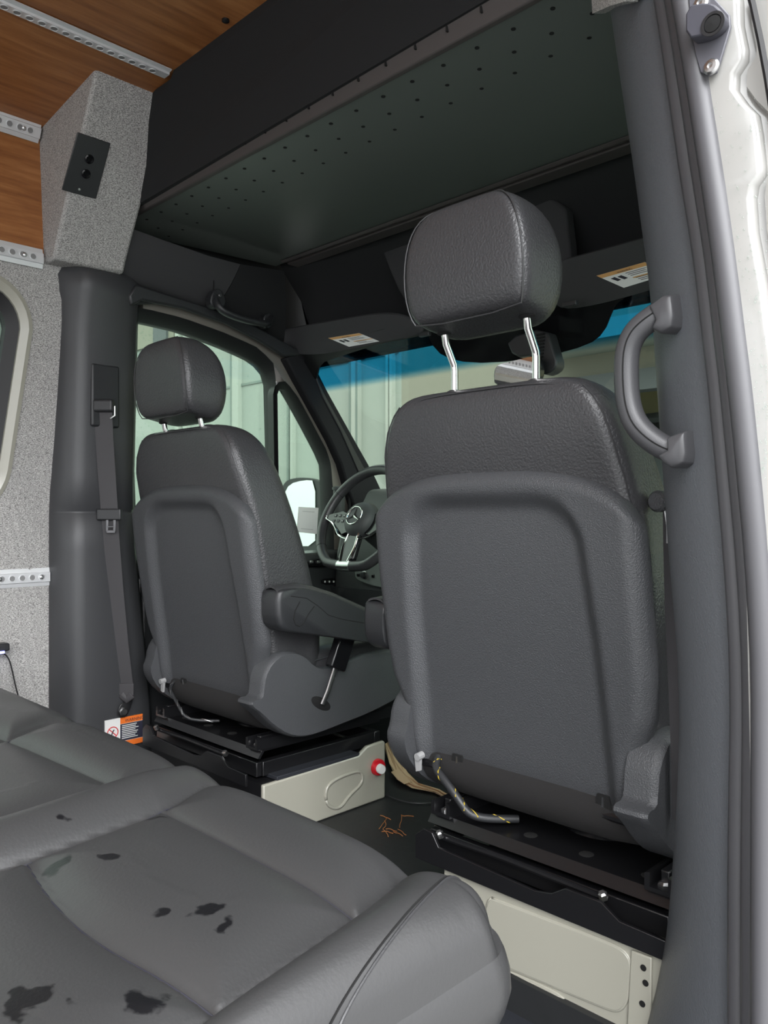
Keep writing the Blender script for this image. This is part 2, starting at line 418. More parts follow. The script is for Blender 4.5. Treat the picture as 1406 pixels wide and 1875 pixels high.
MB().tube([cc+V((0, .015*cos(a*pi/12), .015*sin(a*pi/12))) for a in range(25)], .0013, 6).tube([cc+V((0, -.010, .010)), cc+V((0, .010, -.010))], .0013, 6).build('prohibition_sign', mat('label_red', (.6, .02, .02), .5), ls)
MB().tube([cc+V((0, -.004, -.008)), cc+V((0, 0, .002)), cc+V((0, .004, .007))], .0016, 6).build('pictogram', M['print'], ls)

# ---- shelf over the cab (fascia, lip, perforated panel)
YL = -.01
shelf = thing('overhead_shelf', 'wide dark shelf over the cab with a perforated underside and grey front lip', 'shelf', (0, .25, 1.595))
def SH(u, v, y): return P(u, v, y=y)
zl = 1.598
# perforated underside: holes are dark cups on a solid sheet, their shade in the colour
MB().prism([(-.86, YL+.012, zl), (.79, YL+.012, zl), (.79, .53, zl-.004), (-.80, .53, zl-.004)], (0, 0, .006)).build('perforated_panel', M['shelf'], shelf, smooth=0)
hm = MB(); xs_ = [(-.80+.076*i) for i in range(21)]; cnt = 0
holes = []
for j in range(9):
    y = .035+.055*j
    for i in range(21):
        x = -.80+.076*i+(.038 if j % 2 else 0)
        if x > .76: continue
        holes.append((x, y))
hm = MB()
for x, y in holes: hm.lathe([(.0042, -.0012), (.0042, .0), (.001, .001)], (x, y, zl-.0002), (0, 0, 1), 8)
ho = hm.build('punched_holes', M['void'], shelf); ho['kind'] = 'stuff'
# lip
MB().prism([(-.865, YL, zl-.004), (-.865, YL+.014, zl-.004), (-.865, YL-.004, zl+.042), (-.865, YL-.018, zl+.042)], (1.66, 0, 0)).build('front_lip', M['shelf_lip'], shelf, bevel=.003)
for i in range(20): MB().box((-.70+.073*i, YL-.0085, zl+.018), (.0016, .003, .005)).build('lip_slot', M['void'], shelf)
# fascia going up to the wood ceiling with a rounded left end
fp = [(195, 408), (199, 360), (205, 330), (216, 296), (230, 256), (244, 222), (262, 188), (285, 164), (312, 145)]
ft = []
for i, (u, v) in enumerate(fp): ft.append(P(u, v, y=lerp(YL-.016, -.073, i/8)))
top = [V((.40, -.073, CZ+.02)), V((.84, -.073, 1.80)), V((.84, YL-.016, zl+.03))]
struct(MB().prism([p for p in ft]+[ft[-1]+V((0.02, 0, .02))]+top, (0, .012, 0)).build('trim_6', M['headliner'], smooth=0))
# front mounting bar of the shelf
MB().prism([(-.74, .53, zl-.012), (-.74, .575, zl-.012), (-.74, .575, zl+.02), (-.74, .53, zl+.02)], (1.5, 0, 0)).prism([(-.74, .50, zl-.006), (-.74, .512, zl-.012), (-.74, .53, zl-.006)], (1.5, 0, 0)).build('mounting_bar', M['shelf_lip'], shelf, bevel=.004)
for sx in (-.80, .755):
    MB().bb((sx-.02, .02, zl+.008), (sx+.02, .52, zl+.03)).build('side_bracket', M['black_metal'], shelf, bevel=.003)

# ---- headliner above the windscreen, over the whole width
prof = [(.50, 1.85), (.56, 1.66), (.62, 1.58), (.70, 1.50), (.74, 1.42), (.73, 1.37), (.71, 1.335), (.695, 1.305), (.655, 1.288), (.66, 1.275), (.70, 1.285), (.78, 1.40), (.75, 1.7), (.6, 1.93)]
rings = []
for x in lin(-.80, .80, 25):
    k = 1-.10*(abs(x)/.8)**3
    cb = 0.03*exp(-((x-.02)/.25)**2)
    rings.append([V((x, .05+(y-.05)*(k if z > 1.34 else 1)-(.02*exp(-((x-.0)/.2)**2) if 1.32 < z < 1.6 else 0), z-.0)) for y, z in prof])
hl = struct(MB().loft(rings).build('trim_7', M['headliner'], smooth=80))
# upper left side liner between pillar, shelf and door frame
up_ = [(186, 408), (240, 418), (300, 440), (380, 468), (440, 484), (480, 490), (520, 496)]
lo_ = [(178, 500), (235, 512), (262, 524), (330, 548), (392, 568), (470, 600), (520, 625)]
A = [P(u, v, n=SIDE_N, d=-.948+.075) for u, v in up_]; B = [P(u, v, n=SIDE_N, d=-.948+.02) for u, v in lo_]
g_ = []
mb = MB()
def side(u_, v_):
    i = min(5, int(u_)); t = u_-i
    a = A[i].lerp(A[i+1], t); b = B[i].lerp(B[i+1], t); p = a.lerp(b, v_)
    return p+V((.012*sin(pi*v_), 0, 0))
mb.grid(side, lin(0, 4, 21), lin(0, 1, 9), (-.03, 0, .0))
t9 = struct(mb.build('trim_9', M['headliner2'], smooth=60))
MB().grid(side, lin(4.02, 6, 11), lin(0, 1, 9), (-.03, 0, .0)).build('front_liner', M['headliner'], t9, smooth=60)
# padded oval panel line
MB().bb((-.90, .0, 1.40), (-.86, .75, 1.9)).build('side_backing', M['headliner'], t9)
MB().bb((.80, .03, 1.36), (.86, .75, 1.9)).build('side_backing', M['headliner'], t9)
for pl in ([(380, 476), (388, 490), (392, 515), (390, 552)],):
    q = [P(u, v, n=SIDE_N, d=-.948+.060) for u, v in pl]
    MB().tube(smooth_poly(q, 2, False), .0016, 6).build('panel_seam', M['void'], t9)
tA = [(250, 520), (330, 545), (395, 566), (480, 602), (540, 636), (600, 640), (596, 652), (520, 652), (480, 626), (415, 592), (335, 564), (262, 550), (240, 560), (236, 540)]
t11 = struct(MB().prism([PS(u, v, .05) for u, v in tA], (-.02, 0, 0)).build('trim_11', M['plastic_dark'], bevel=.006))
# ---- driver door
door = struct(MB().bb((-.93, .085, -.04), (-.845, .99, .645)).build('door_1', M['plastic_dark'], bevel=.01))
def ring_from(outer, inner, o1, o2, name, m, parent, thick=.03):
    n = 60
    a = resample([PS(u, v, o1) for u, v in outer], n); b = resample([PS(u, v, o2) for u, v in inner], n)
    t = V((-thick, 0, 0))
    return MB().loft([a, b, [p+t for p in b], [p+t for p in a]]+[a], caps=False).build(name, m, parent, smooth=50)
gl1 = [(236, 588), (262, 590), (330, 606), (400, 632), (455, 656), (483, 676), (492, 700), (496, 860), (500, 1012), (400, 1030), (300, 1042), (252, 1040), (246, 860), (240, 700)]
fo1 = [(226, 560), (262, 564), (335, 582), (408, 608), (468, 634), (500, 662), (506, 700), (510, 860), (512, 1022), (400, 1044), (300, 1056), (236, 1054), (232, 860), (228, 700)]
ring_from(fo1, gl1, .02, -.01, 'window_seal', M['rubber_dark'], door)
MB().prism([PS(u, v, -.02) for u, v in gl1], (-.004, 0, 0)).build('pane', M['glass'], door, smooth=0)
gl2 = [(508, 722), (512, 710), (522, 714), (536, 738), (560, 782), (585, 830), (594, 852), (596, 900), (598, 1012), (560, 1014), (512, 1016), (510, 860)]
fo2 = [(500, 722), (505, 700), (524, 698), (546, 728), (572, 775), (598, 824), (606, 850), (610, 900), (612, 1020), (560, 1024), (504, 1026), (502, 860)]
ring_from(fo2, gl2, .02, -.005, 'quarter_seal', M['rubber_dark'], door)
MB().prism([PS(u, v, -.02) for u, v in gl2], (-.004, 0, 0)).build('quarter_pane', M['glass'], door, smooth=0)
# painted frame of the door seen between the seals
cf = [(262, 535), (340, 556), (420, 584), (484, 606), (530, 632), (560, 680), (600, 750), (630, 805), (646, 850), (650, 900), (650, 1030)]
ci = [(262, 566), (335, 584), (408, 610), (464, 634), (497, 662), (520, 697), (548, 728), (598, 826), (606, 850), (608, 900), (610, 1030)]
A2 = [PS(u, v, .012) for u, v in cf]; B2 = [PS(u, v, .012) for u, v in ci]
MB().grid(lambda a_, b_: A2[int(a_)].lerp(B2[int(a_)], b_), list(range(11)), [0, .5, 1], (-.04, 0, 0)).build('painted_frame', mat('shaded_frame_paint', (.17, .155, .135), .35), door, smooth=60)  # darker than the cream paint: shade on the frame is put into its colour
# door seal strip
sp_ = smooth_poly([PS(u, v, .03) for u, v in [(238, 555), (300, 552), (345, 560), (420, 586), (482, 614), (516, 640), (546, 690), (586, 760), (616, 812), (634, 850), (640, 900), (640, 1010)]], 2, False)
MB().tube(sp_, .006, 8).build('weather_strip', M['rubber_dark'], door)
# belt line of the door and its inner panel with switches
MB().prism([(-.845, .085, .60), (-.80, .085, .62), (-.815, .085, .66), (-.87, .085, .668), (-.87, .085, .60)], (0, .90, 0)).build('sill_cap', M['plastic_dark'], door, bevel=.006)
MB().prism([P(u, v, x=-.80) for u, v in [(500, 1068), (545, 1040), (640, 1036), (650, 1052), (646, 1075), (628, 1096), (605, 1106), (560, 1110)]], (-.05, 0, 0)).build('door_card', M['plastic_dark'], door, bevel=.006)
sw = MB().prism(smooth_poly([P(u, v, x=-.792) for u, v in [(560, 1028), (590, 1022), (606, 1030), (600, 1036), (565, 1036)]], 1), (-.01, 0, 0)).build('window_switch_plate', M['gloss_black'], door)
for k in range(3): MB().box(P(570+k*13, 1029, x=-.789), (.003, .007, .004)).build('window_switch', M['steel'], sw, bevel=.001)
pn = MB().prism(smooth_poly([P(u, v, x=-.797) for u, v in [(588, 1060), (615, 1058), (616, 1070), (590, 1071)]], 1), (-.006, 0, 0)).build('memory_panel', M['gloss_black'], door)
for k in range(3): MB().box(P(595+k*8, 1065, x=-.793), (.002, .0018, .003)).build('memory_button', M['white'], pn)
MB().tube(smooth_poly([P(u, v, x=-.785) for u, v in [(582, 1083), (595, 1083), (599, 1087), (598, 1093), (590, 1096)]], 1, False), .003, 8).build('door_handle', M['chrome'], door)

# ---- A pillar trim and windscreen
WS_N = V((0, 1, 1)); WS_D = .64+1.29     # glass plane y+z = 1.93
def PW(u, v, off=0): return P(u, v, n=WS_N, d=WS_D+off)
ap = [(524, 655), (560, 645), (596, 640), (588, 658), (582, 680), (600, 716), (640, 788), (684, 866), (700, 900), (716, 960), (660, 960), (640, 900), (626, 850), (606, 806), (570, 740), (545, 695)]
ap3 = [PS(u, v, .045) for u, v in ap]
t8 = struct(MB().prism(ap3, (-.04, 0, 0)).build('trim_8', mat('a_pillar_trim', (.016, .016, .018), .85, spec=.2), bevel=.006))
apc = [(578, 684), (593, 719), (631, 788), (670, 862), (658, 868), (624, 790), (590, 726), (578, 690)]
MB().prism([PS(u, v, .049) for u, v in apc], (-.01, 0, 0)).build('edge_facet', M['plastic_dark'], t8, bevel=.003)
zt, zb = 1.315, .84
def wsx(z): return .835+(1.30-z)*.12
gp = [V((-wsx(zt), 1.93-zt, zt)), V((wsx(zt), 1.93-zt, zt)), V((wsx(zb), 1.93-zb, zb)), V((-wsx(zb), 1.93-zb, zb))]
M['windscreen'] = glass('windscreen_glass', (.84, .91, .84), band=((1.205-.84), (1.225-.84)))
w1 = MB().prism(gp, (0, .004, .004)).build('window_1', M['windscreen'], smooth=0); struct(w1)
# black ceramic border with rounded top-left corner
bl = [(575, 900), (575, 680), (585, 664), (600, 657), (690, 630), (775, 612)]
# sensor cover at the top centre
sc_ = [(780, 598), (800, 640), (835, 658), (900, 662), (1000, 650), (1080, 628), (1108, 606), (1122, 570), (1133, 550), (1150, 540), (1140, 520), (1000, 540)]
MB().prism(smooth_poly([PW(u, v, -.008) for u, v in sc_], 1), (0, -.006, -.006)).build('sensor_cover', M['gloss_black'], w1)
# corner fillet
MB().prism([PW(u, v, -.01) for u, v in [(560, 700), (560, 640), (700, 600), (790, 596), (790, 608), (692, 628), (612, 654), (596, 660), (586, 672), (582, 690)]], (0, -.006, -.006)).build('ceramic_border', M['rubber_dark'], w1, smooth=0)
# wiper scuff on glass
# ---- cowl / body below the windscreen
hd = MB().prism([(-.9, 1.10, .60), (-.9, 1.10, .82), (-.9, 1.25, .78), (-.9, 1.55, .60)], (1.8, 0, 0)).build('trim_10', M['body']); struct(hd)
MB().bb((-.93, 1.0, -.3), (.93, 1.45, .60)).build('bulkhead', M['cream'], hd)

# ---- right B pillar trim, seals, jamb
rows = [(-420, 1070, 1140, 1205), (-200, 1088, 1168, 1234), (-60, 1104, 1196, 1258), (0, 1112, 1206, 1270), (60, 1120, 1216, 1281), (130, 1130, 1226, 1294), (220, 1143, 1238, 1308), (330, 1160, 1254, 1325), (430, 1173, 1271, 1340), (520, 1185, 1284, 1352),
        (600, 1192, 1292, 1362), (700, 1198, 1304, 1375), (800, 1204, 1313, 1386), (900, 1211, 1322, 1396), (1000, 1218, 1331, 1406), (1100, 1227, 1338, 1413), (1200, 1236, 1343, 1418), (1300, 1240, 1345, 1420),
        (1400, 1238, 1343, 1420), (1500, 1232, 1341, 1420), (1600, 1224, 1340, 1420), (1700, 1214, 1340, 1420), (1800, 1197, 1340, 1420), (1900, 1172, 1340, 1420), (2000, 1145, 1340, 1420), (2300, 1120, 1340, 1420)]
paths = [[P(r[0], r[k], y=yy) if False else P(r[k], r[0], y=yy) for r in rows] for k, yy in ((1, 0.0), (2, -.13), (3, -.19))]
def atz(pth, z):
    if z >= pth[0].z: p = pth[0].copy(); p.z = z; return p
    for i in range(len(pth)-1):
        if pth[i].z >= z >= pth[i+1].z:
            t = (pth[i].z-z)/(pth[i].z-pth[i+1].z); return pth[i].lerp(pth[i+1], t)
    p = pth[-1].copy(); p.z = z; return p
ringsT = []; seal = [[], [], []]; jamb = []
for z in lin(1.86, .0, 44):
    a, b, c = [atz(q, z) for q in paths]
    d = b-a; n = V((d.y, -d.x, 0)).normalized()
    if n.y > 0: n = -n
    pts = []
    for t in lin(0, 1, 9):
        pts.append(a.lerp(b, t)+n*(.022*sin(pi*t)**.7-.006))
    back = [b+V((.02, .03, 0)), b+V((.02, .10, 0)), a+V((.09, .08, 0)), a+V((.02, .05, 0))]
    ringsT.append([a+V((.004, .012, 0))]+pts+back)
    e = (c-b)
    for k, t in enumerate((.15, .46, .80)):
        seal[k].append(b+e*t+V((0, (.004, .0, -.004)[k], 0)))
    jamb.append(c)
t3 = struct(MB().loft(ringsT[::-1]).build('trim_3', M['plastic2'], smooth=60))
t4 = struct(MB().tube(seal[2], .0140, 14, flat=(1, 1)).build('trim_4', M['rubber'], smooth=180))
MB().tube(seal[0], .0125, 12).build('seal_rib', M['rubber'], t4, smooth=180)
MB().tube([p+V((0, .004, 0)) for p in seal[1]], .012, 12).build('seal_rib', M['rubber'], t4, smooth=180)
# tweed collar at the head of the right pillar
tr = []
for v, ua, ub in ((-60, 1100, 1196), (2, 1108, 1182), (22, 1112, 1128)):
    pass
A_ = P(1109, -70, y=0.0); B_ = P(1200, -70, y=-.13); 
q1 = [P(1108, -60, y=-.002), P(1196, -60, y=-.14), P(1176, 3, y=-.115), P(1150, 10, y=-.075), P(1113, 25, y=-.002)]
dn = V((-.016, -.016, 0))
MB().prism([p+dn for p in q1], (.012, .012, 0)).build('tweed_collar', M['tweed'], t3, smooth=0)
# painted jamb beyond the seal
jr = []
for c in jamb:
    z = c.z
    jr.append([c+V((-.02, .006, 0)), c+V((.03, .0, 0)), c+V((.046, .0, 0)), c+V((.052, .012, 0)), c+V((.060, .012, 0)), c+V((.075, -.006, 0)), c+V((.11, -.004, 0)), c+V((.12, .03, 0)), c+V((.12, .10, 0)), c+V((-.02, .10, 0))])
def stepx(z): return .030*(sstep(1.50, 1.54, z))+.0
jr2 = []
ev = [(-60, 1345), (0, 1352), (40, 1353), (85, 1362), (105, 1361), (130, 1345), (160, 1344), (185, 1362), (205, 1382), (240, 1388), (300, 1394), (315, 1394), (335, 1380), (360, 1376), (420, 1380), (520, 1398), (600, 1408), (700, 1425), (900, 1440), (1980, 1460)]
for v, ue in ev:
    y = -.19
    zc = P(ue, v, y=y); z = zc.z
    # interpolate jamb start at this z
    js = None
    for i in range(len(jamb)-1):
        if jamb[i].z >= z >= jamb[i+1].z:
            t = (jamb[i].z-z)/(jamb[i].z-jamb[i+1].z); js = jamb[i].lerp(jamb[i+1], t); break
    if js is None: js = (jamb[0] if z > jamb[0].z else jamb[-1]).copy(); js.z = z
    xe = zc.x
    jr2.append([V((js.x-.02, -.186, z)), V((xe-.006, -.19, z)), V((xe-.002, -.188, z)), V((xe+.001, -.176, z)), V((xe+.007, -.174, z)), V((xe+.010, -.182, z)), V((xe+.03, -.184, z)), V((js.x+.115, -.182, z)), V((js.x+.125, -.15, z)), V((js.x+.125, -.08, z)), V((js.x-.02, -.08, z))])
t5 = struct(MB().loft(jr2[::-1]).build('trim_5', M['body'], smooth=50))
ol = [P(u, v, y=-.195) for u, v in [(1368, -30), (1378, 10), (1392, 75), (1404, 140), (1418, 230)]]
MB().tube(ol, .0035, 8).build('panel_gap', M['rubber_dark'], t5)
# door guide bracket
yb_ = -.192
gb = thing('door_guide', 'dark rubber-faced door guide with round socket bolted to the white door jamb', 'door hardware', P(1305, 60, y=yb_))
MB().prism([P(u, v, y=yb_) for u, v in [(1262, -25), (1290, -22), (1318, 8), (1338, 30), (1340, 52), (1322, 112), (1314, 135), (1300, 141), (1285, 135), (1275, 100), (1265, 30)]], (0, -.004, 0)).build('plate', mat('guide_plate', (.10, .10, .115), .4), gb, bevel=.001)
bk = MB().prism(smooth_poly([P(u, v, y=yb_-.004) for u, v in [(1268, 24), (1308, 17), (1326, 24), (1338, 42), (1330, 60), (1306, 76), (1268, 84)]], 1), (0, -.018, 0)).build('buffer', mat('guide_rubber', (.055, .055, .068), .45), gb, bevel=.002)
hc = P(1305, 44, y=yb_-.022)
MB().lathe([(.0125, 0), (.0125, .0015), (.0095, .0015), (.0085, -.001)], hc, (0, -1, 0), 28).build('socket_ring', M['rubber_dark'], bk)
MB().lathe([(.0085, .0012), (.0, .0022)], hc, (0, -1, 0), 20).build('socket_hole', M['void'], bk)
for (u, v) in ((1284, 8), (1303, 123)):
    c = P(u, v, y=yb_-.004)
    b = MB().lathe([(.0085, 0), (.0085, .002), (.0065, .0045), (.003, .005), (.0028, .003), (0, .003)], c, (0, -1, 0), 20).build('bolt', M['steel'], gb)
# rain drops on the jamb
dm = MB()
for k in range(230):
    v = random.uniform(180, 880); ul = interp(v, [180, 400, 600, 900], [1306, 1340, 1366, 1398]); u = random.uniform(ul, 1406)
    c = P(u, v, y=-.1905); r = random.uniform(.0006, .0016)
    if c.z > 0: dm.lathe([(r, 0), (r*.8, r*.5), (r*.35, r*.75), (0, r*.8)], c, (0, -1, 0), 7)
d_ = dm.build('rain_drops', M['drop']); tag(d_, 'rain drops beaded on the white door jamb', 'water', kind='stuff')

# ================================================================== CARGO RAILS (airline track)
def rail(name, label, o, d, n, L, width=.046, group=None, screws=(), m='alu'):
    d = V(d).normalized(); n = V(n).normalized(); w_ = d.cross(n).normalized(); o = V(o)
    root = thing(name, label, 'cargo rail', o+d*L/2, group)
    mb = MB(); h = width/2
    prof = [(-h, 0), (-h, .002), (-h*.55, .004), (-h*.5, .009), (h*.5, .009), (h*.55, .004), (h, .002), (h, 0)]
    mb.loft([[o+w_*a+n*b for a, b in prof], [o+d*L+w_*a+n*b for a, b in prof]])
    mb.build('track', M[m], root, smooth=0)
    ch = MB(); pitch = .0254; k = int(L/pitch)
    for i in range(k):
        c = o+d*(pitch*(i+.5))+n*.0092
        ch.lathe([(.0092, -.0002), (.0092, .0012), (.0078, .0014), (.0070, .0003), (0, .0003)], c, n, 14)
    ch.build('hole_row', M['alu'], root)
    hf = MB()
    for i in range(k):
        c = o+d*(pitch*(i+.5))+n*.0092; hf.lathe([(.0068, .0002), (.0068, .0005), (0, .0005)], c, n, 12)
    hf.build('hole_floor_row', M['rail_hole'], root)
    for q in screws:
        c = o+d*q+n*.010
        MB().lathe([(.0055, 0), (.0055, .0006), (.0035, .0022), (.0015, .0024), (.0012, .0010), (0, .001)], c, n, 14).build('screw', M['steel'], root)
    return root
r4y = -.218
rail('cargo_rail', 'silver cargo rail on the left wall between wood strip and grey fabric', (-.797, -3.0, 1.448), (0, 1, 0), (1, 0, 0), 3.0-.218, .05, 'cargo rails along walls and ceiling', (2.735, 2.2))
rail('cargo_rail', 'silver cargo rail at the corner of wood wall and sloping wood ceiling', (-.815, -3.0, 1.778), (0, 1, 0), (1, 0, -.5), 3.0-.218, .05, 'cargo rails along walls and ceiling', (2.74,))
rail('cargo_rail', 'silver cargo rail across the wood ceiling, running forward to the black fascia', (-.417, -3.0, CZ-.002), (0, 1, 0), (0, 0, -1), 3.0-.08, .046, 'cargo rails along walls and ceiling')
rail('cargo_rail', 'silver cargo rail low on the grey fabric wall beside the bench', (-.868, -3.0, .628), (0, 1, 0), (1, 0, 0), 3.0-.172, .048, 'cargo rails along walls and ceiling', (2.805, 2.70, 2.2))

# outlet plate on the tweed column
sl_d = (V((-.53, 0, 1.785))-V((-.725, 0, 1.475))).normalized(); sl_n = V((sl_d.z, 0, -sl_d.x))
def PC(u, v, off=0): return P(u, v, n=sl_n, d=sl_n.dot(V((-.725, 0, 1.475)))+off)
op = [(141, 241), (202, 262), (175, 364), (112, 347)]
pc = [PC(u, v, .001) for u, v in op]; cc = sum(pc, V())/4
ot = thing('outlet_plate', 'black power outlet plate screwed to the grey fabric column', 'power outlet', cc)
MB().prism(pc, sl_n*.004).build('plate', M['plastic_dark'], ot, bevel=.002)
for (u, v) in ((163, 291), (157, 318)):
    c = PC(u, v, .005); MB().lathe([(.011, 0), (.011, .003), (.008, .004), (.0075, .001), (0, .001)], c, sl_n, 20).build('socket', M['gloss_black'], ot)
c = PC(145, 347, .005); MB().lathe([(.003, 0), (.003, .001), (0, .0015)], c, sl_n, 12).build('indicator', M['steel'], ot)

# ================================================================== SEATS
def rrect(hw, y0, y1, rb, rf, n=6):
    pts = []
    for (cx, cy, a0, r) in ((hw-rb, y0+rb, -90, rb), (hw-rf, y1-rf, 0, rf), (-hw+rf, y1-rf, 90, rf), (-hw+rb, y0+rb, 180, rb)):
        for k in range(n+1):
            a = math.radians(a0+90*k/n); pts.append((cx+r*cos(a), cy+r*sin(a)))
    return pts
def yback(z): return interp(z, [.30, .36, .8, .95, 1.0], [.065, .052, -.012, -.034, -.040])
def seat(name, label, cx, m, hshift):
    root = thing(name, label, 'seat', (cx, .2, .27))
    W = lambda a, y, z: V((cx+m*a, y, z))
    # backrest upholstery
    rings = []
    Z = [.36, .40, .46, .54, .62, .70, .78, .84, .90, .94, .965, .983, .995, 1.002, 1.005]
    HW = [.235, .248, .252, .256, .259, .260, .256, .249, .238, .226, .212, .196, .180, .160, .120]
    YF = [.20, .22, .235, .225, .205, .18, .152, .132, .112, .096, .084, .072, .058, .042, .022]
    INS = [.016, .016, .016, .016, .016, .016, .016, .006, 0, 0, .001, .003, .008, .016, .03]
    for z, hw, yf, ins in zip(Z, HW, YF, INS):
        rings.append([W(a, y, z) for a, y in rrect(hw, yback(z)+ins, yf, .030, .05)])
    br = MB().loft(rings).build('backrest', M['leather'], root, smooth=180, sub=1)
    # seams on the rear corners and across the top
    for s in (-1, 1):
        pth = []
        for z in lin(.80, .985, 14):
            hw = interp(z, Z, HW); pth.append(W(s*(hw-.0095), yback(z)+.0085+interp(z, Z, INS), z))
        MB().tube(pth, .0014, 6).build('seam', M['leather_smooth'], br)
    pth = [W(a, yback(.998)+.0085, .9965-.012*(abs(a)/.165)**4) for a in lin(-.168, .168, 15)]
    MB().tube(pth, .0016, 6).build('seam', M['leather_smooth'], br)
    # hard plastic back panel with recess
    def zt(s): return .866-.055*abs(s)**3.2-.035*abs(s)**14
    def pf(s, q):
        z = lerp(.343, zt(s), q)
        hw = interp(z, [.34, .40, .435, .50, .56, .70, .80, .87], [.226, .232, .236, .262, .268, .268, .266, .258])
        a = s*hw
        ex = hw-abs(a); et = zt(s)-z
        y = yback(z)-.014
        e = min(ex, et*1.2+.0)
        if e < .03: y += .020*((.03-e)/.03)**2.2
        # recess, signed distance of a rounded rectangle open at the bottom
        w2 = interp(z, [.34, .6, .8], [.196, .188, .172]); r = .075
        qx = abs(a)-(w2-r); qz = z-(.822-r)
        d = hypot(max(qx, 0), max(qz, 0))+min(max(qx, qz), 0)-r
        y += .019*sstep(.012, -.020, d)
        y += .004*sstep(.38, .345, z)
        return W(a, y, z)
    ss = lin(-1, -.55, 26)[:-1]+lin(-.55, .55, 16)+lin(.55, 1, 26)[1:]
    qs = lin(0, .7, 26)[:-1]+lin(.7, 1, 26)
    MB().grid(pf, ss, qs, (0, .012, 0)).build('back_panel', M['plastic'], root, smooth=60)
    for a in (-.17, .12) if m < 0 else (-.12, .17):
        cl = MB().prism([W(a-.010, yback(.36)+.014, .366), W(a+.010, yback(.36)+.014, .366), W(a+.014, yback(.35)+.014, .346), W(a-.014, yback(.35)+.014, .346)], (0, -.0125, 0)).build('clip_hole', M['void'], root, smooth=0)
        MB().prism([W(a-.002, yback(.36)+.0015, .363), W(a+.001, yback(.36)+.0015, .363), W(a+.003, yback(.35)+.0015, .347), W(a-.001, yback(.35)+.0015, .347)], (0, -.001, 0)).build('clip', M['steel'], cl, smooth=0)
    # felt roll below the panel
    rings = []
    for a in lin(-.225, .225, 9):
        k = 1-.12*(abs(a)/.225)**6
        rings.append([W(a, .135+.085*cos(t)*k, .345+.060*sin(t)*k-.01) for t in lin(0, 2*pi, 21)[:-1]])
    MB().loft(rings).build('felt_cover', M['felt'], root, smooth=70)
    # headrest
    hz = hshift
    HZ = [1.090, 1.094, 1.105, 1.125, 1.16, 1.20, 1.235, 1.262, 1.280, 1.289, 1.292]
    HH = [.085, .098, .110, .119, .125, .124, .117, .105, .088, .068, .045]
    HB = [-.050, -.060, -.071, -.080, -.086, -.089, -.090, -.088, -.083, -.074, -.060]
    HF = [.012, .022, .032, .040, .044, .042, .034, .020, .002, -.016, -.034]
    rings = [[W(a, y, z+hz) for a, y in rrect(h, b, f, min(.022, (f-b)*.4), min(.04, (f-b)*.45))] for z, h, b, f in zip(HZ, HH, HB, HF)]
    # underside slopes up towards the rear
    for k in range(3):
        for p in rings[k]: p.z += .020*sstep(.03, -.07, p.y)*(3-k)/3
    hr = MB().loft(rings).build('headrest', M['leather'], root, smooth=180, sub=1)
    pth = [W(s*(h-.006), b+.0045, z+hz) for s in (-1,) for z, h, b in list(zip(HZ, HH, HB))[2:-1]]
    pth += [W(s*(h-.006), b+.0045, z+hz) for s in (1,) for z, h, b in list(zip(HZ, HH, HB))[2:-1][::-1]]
    pth = smooth_poly(pth, 1)
    MB().tube(pth+[pth[0]], .0013, 6).build('seam', M['leather_smooth'], hr)
    for s in (-1, 1):
        zb_ = 1.10+hz
        pp_ = [W(s*.083, .004, .955), W(s*.083, .004, zb_-.058), W(s*.083, .002, zb_-.048), W(s*.083, -.018, zb_-.016), W(s*.083, -.024, zb_+.012)]
        MB().tube(pp_, .0062, 14, up=(1, 0, 0)).build('headrest_post', M['chrome'], root, smooth=60)
        MB().lathe([(.013, 0), (.013, .003), (.009, .005), (.0064, .005)], W(s*.083, .004, 1.003), (0, 0, 1), 18).build('post_collar', M['leather_smooth'], root)
        MB().lathe([(.013, 0), (.015, -.004), (.011, -.007), (.0064, -.006)], W(s*.083, -.020, zb_+.006), (0, -.15, 1), 16).build('headrest_socket', M['void'], root)
    # cushion
    rings = []
    for y, z1, hw in ((.10, .43, .20), (.14, .455, .235), (.22, .462, .25), (.34, .468, .252), (.44, .475, .25), (.50, .47, .245), (.535, .45, .235), (.55, .42, .22)):
        ring = []
        for a, z in rrect(hw, .34, z1, .02, .035): ring.append(W(a, y, z+.014*(abs(a)/.25)**2*(1 if z > .42 else 0)))
        rings.append(ring)
    MB().loft(rings).build('cushion', M['leather_smooth'], root, smooth=180, sub=1)
    pth = [W(.247, y, interp(y, [.14, .22, .34, .44], [.437, .445, .455, .462])) for y in lin(.16, .46, 10)]
    MB().tube(pth, .002, 6).build('seam', M['leather_smooth'], root)
    # side covers
    sc = [(.018, .405), (.022, .435), (.040, .462), (.070, .480), (.105, .480), (.135, .466), (.165, .438), (.20, .425), (.27, .432), (.36, .445), (.46, .440), (.505, .415), (.51, .36), (.47, .315), (.36, .292), (.24, .279), (.17, .272), (.125, .274), (.085, .288), (.045, .318), (.012, .352), (-.014, .372), (-.012, .384), (.014, .384)]
    for s in (-1, 1):
        sc2 = sc if s*m > 0 else sc[:-4]+[(.018, .352), (.008, .385)]
        pts = smooth_poly([V((0, y, z)) for y, z in sc2], 1)
        base = [W(s*.232, p.y, p.z) for p in pts]; n = len(base)
        cy, cz = .24, .37
        def sh(a, k): return [W(s*a, lerp(cy, p.y, k) if p.y > .12 else p.y+(1-k)*.10, lerp(cz, p.z, k)) for p in pts]
        da = .018 if s*m < 0 else 0
        cv = MB().loft([sh(.225-da, 1), sh(.262-da, 1), sh(.270-da, .985), sh(.275-da, .95)]).build('side_cover', M['plastic'], root, smooth=40)
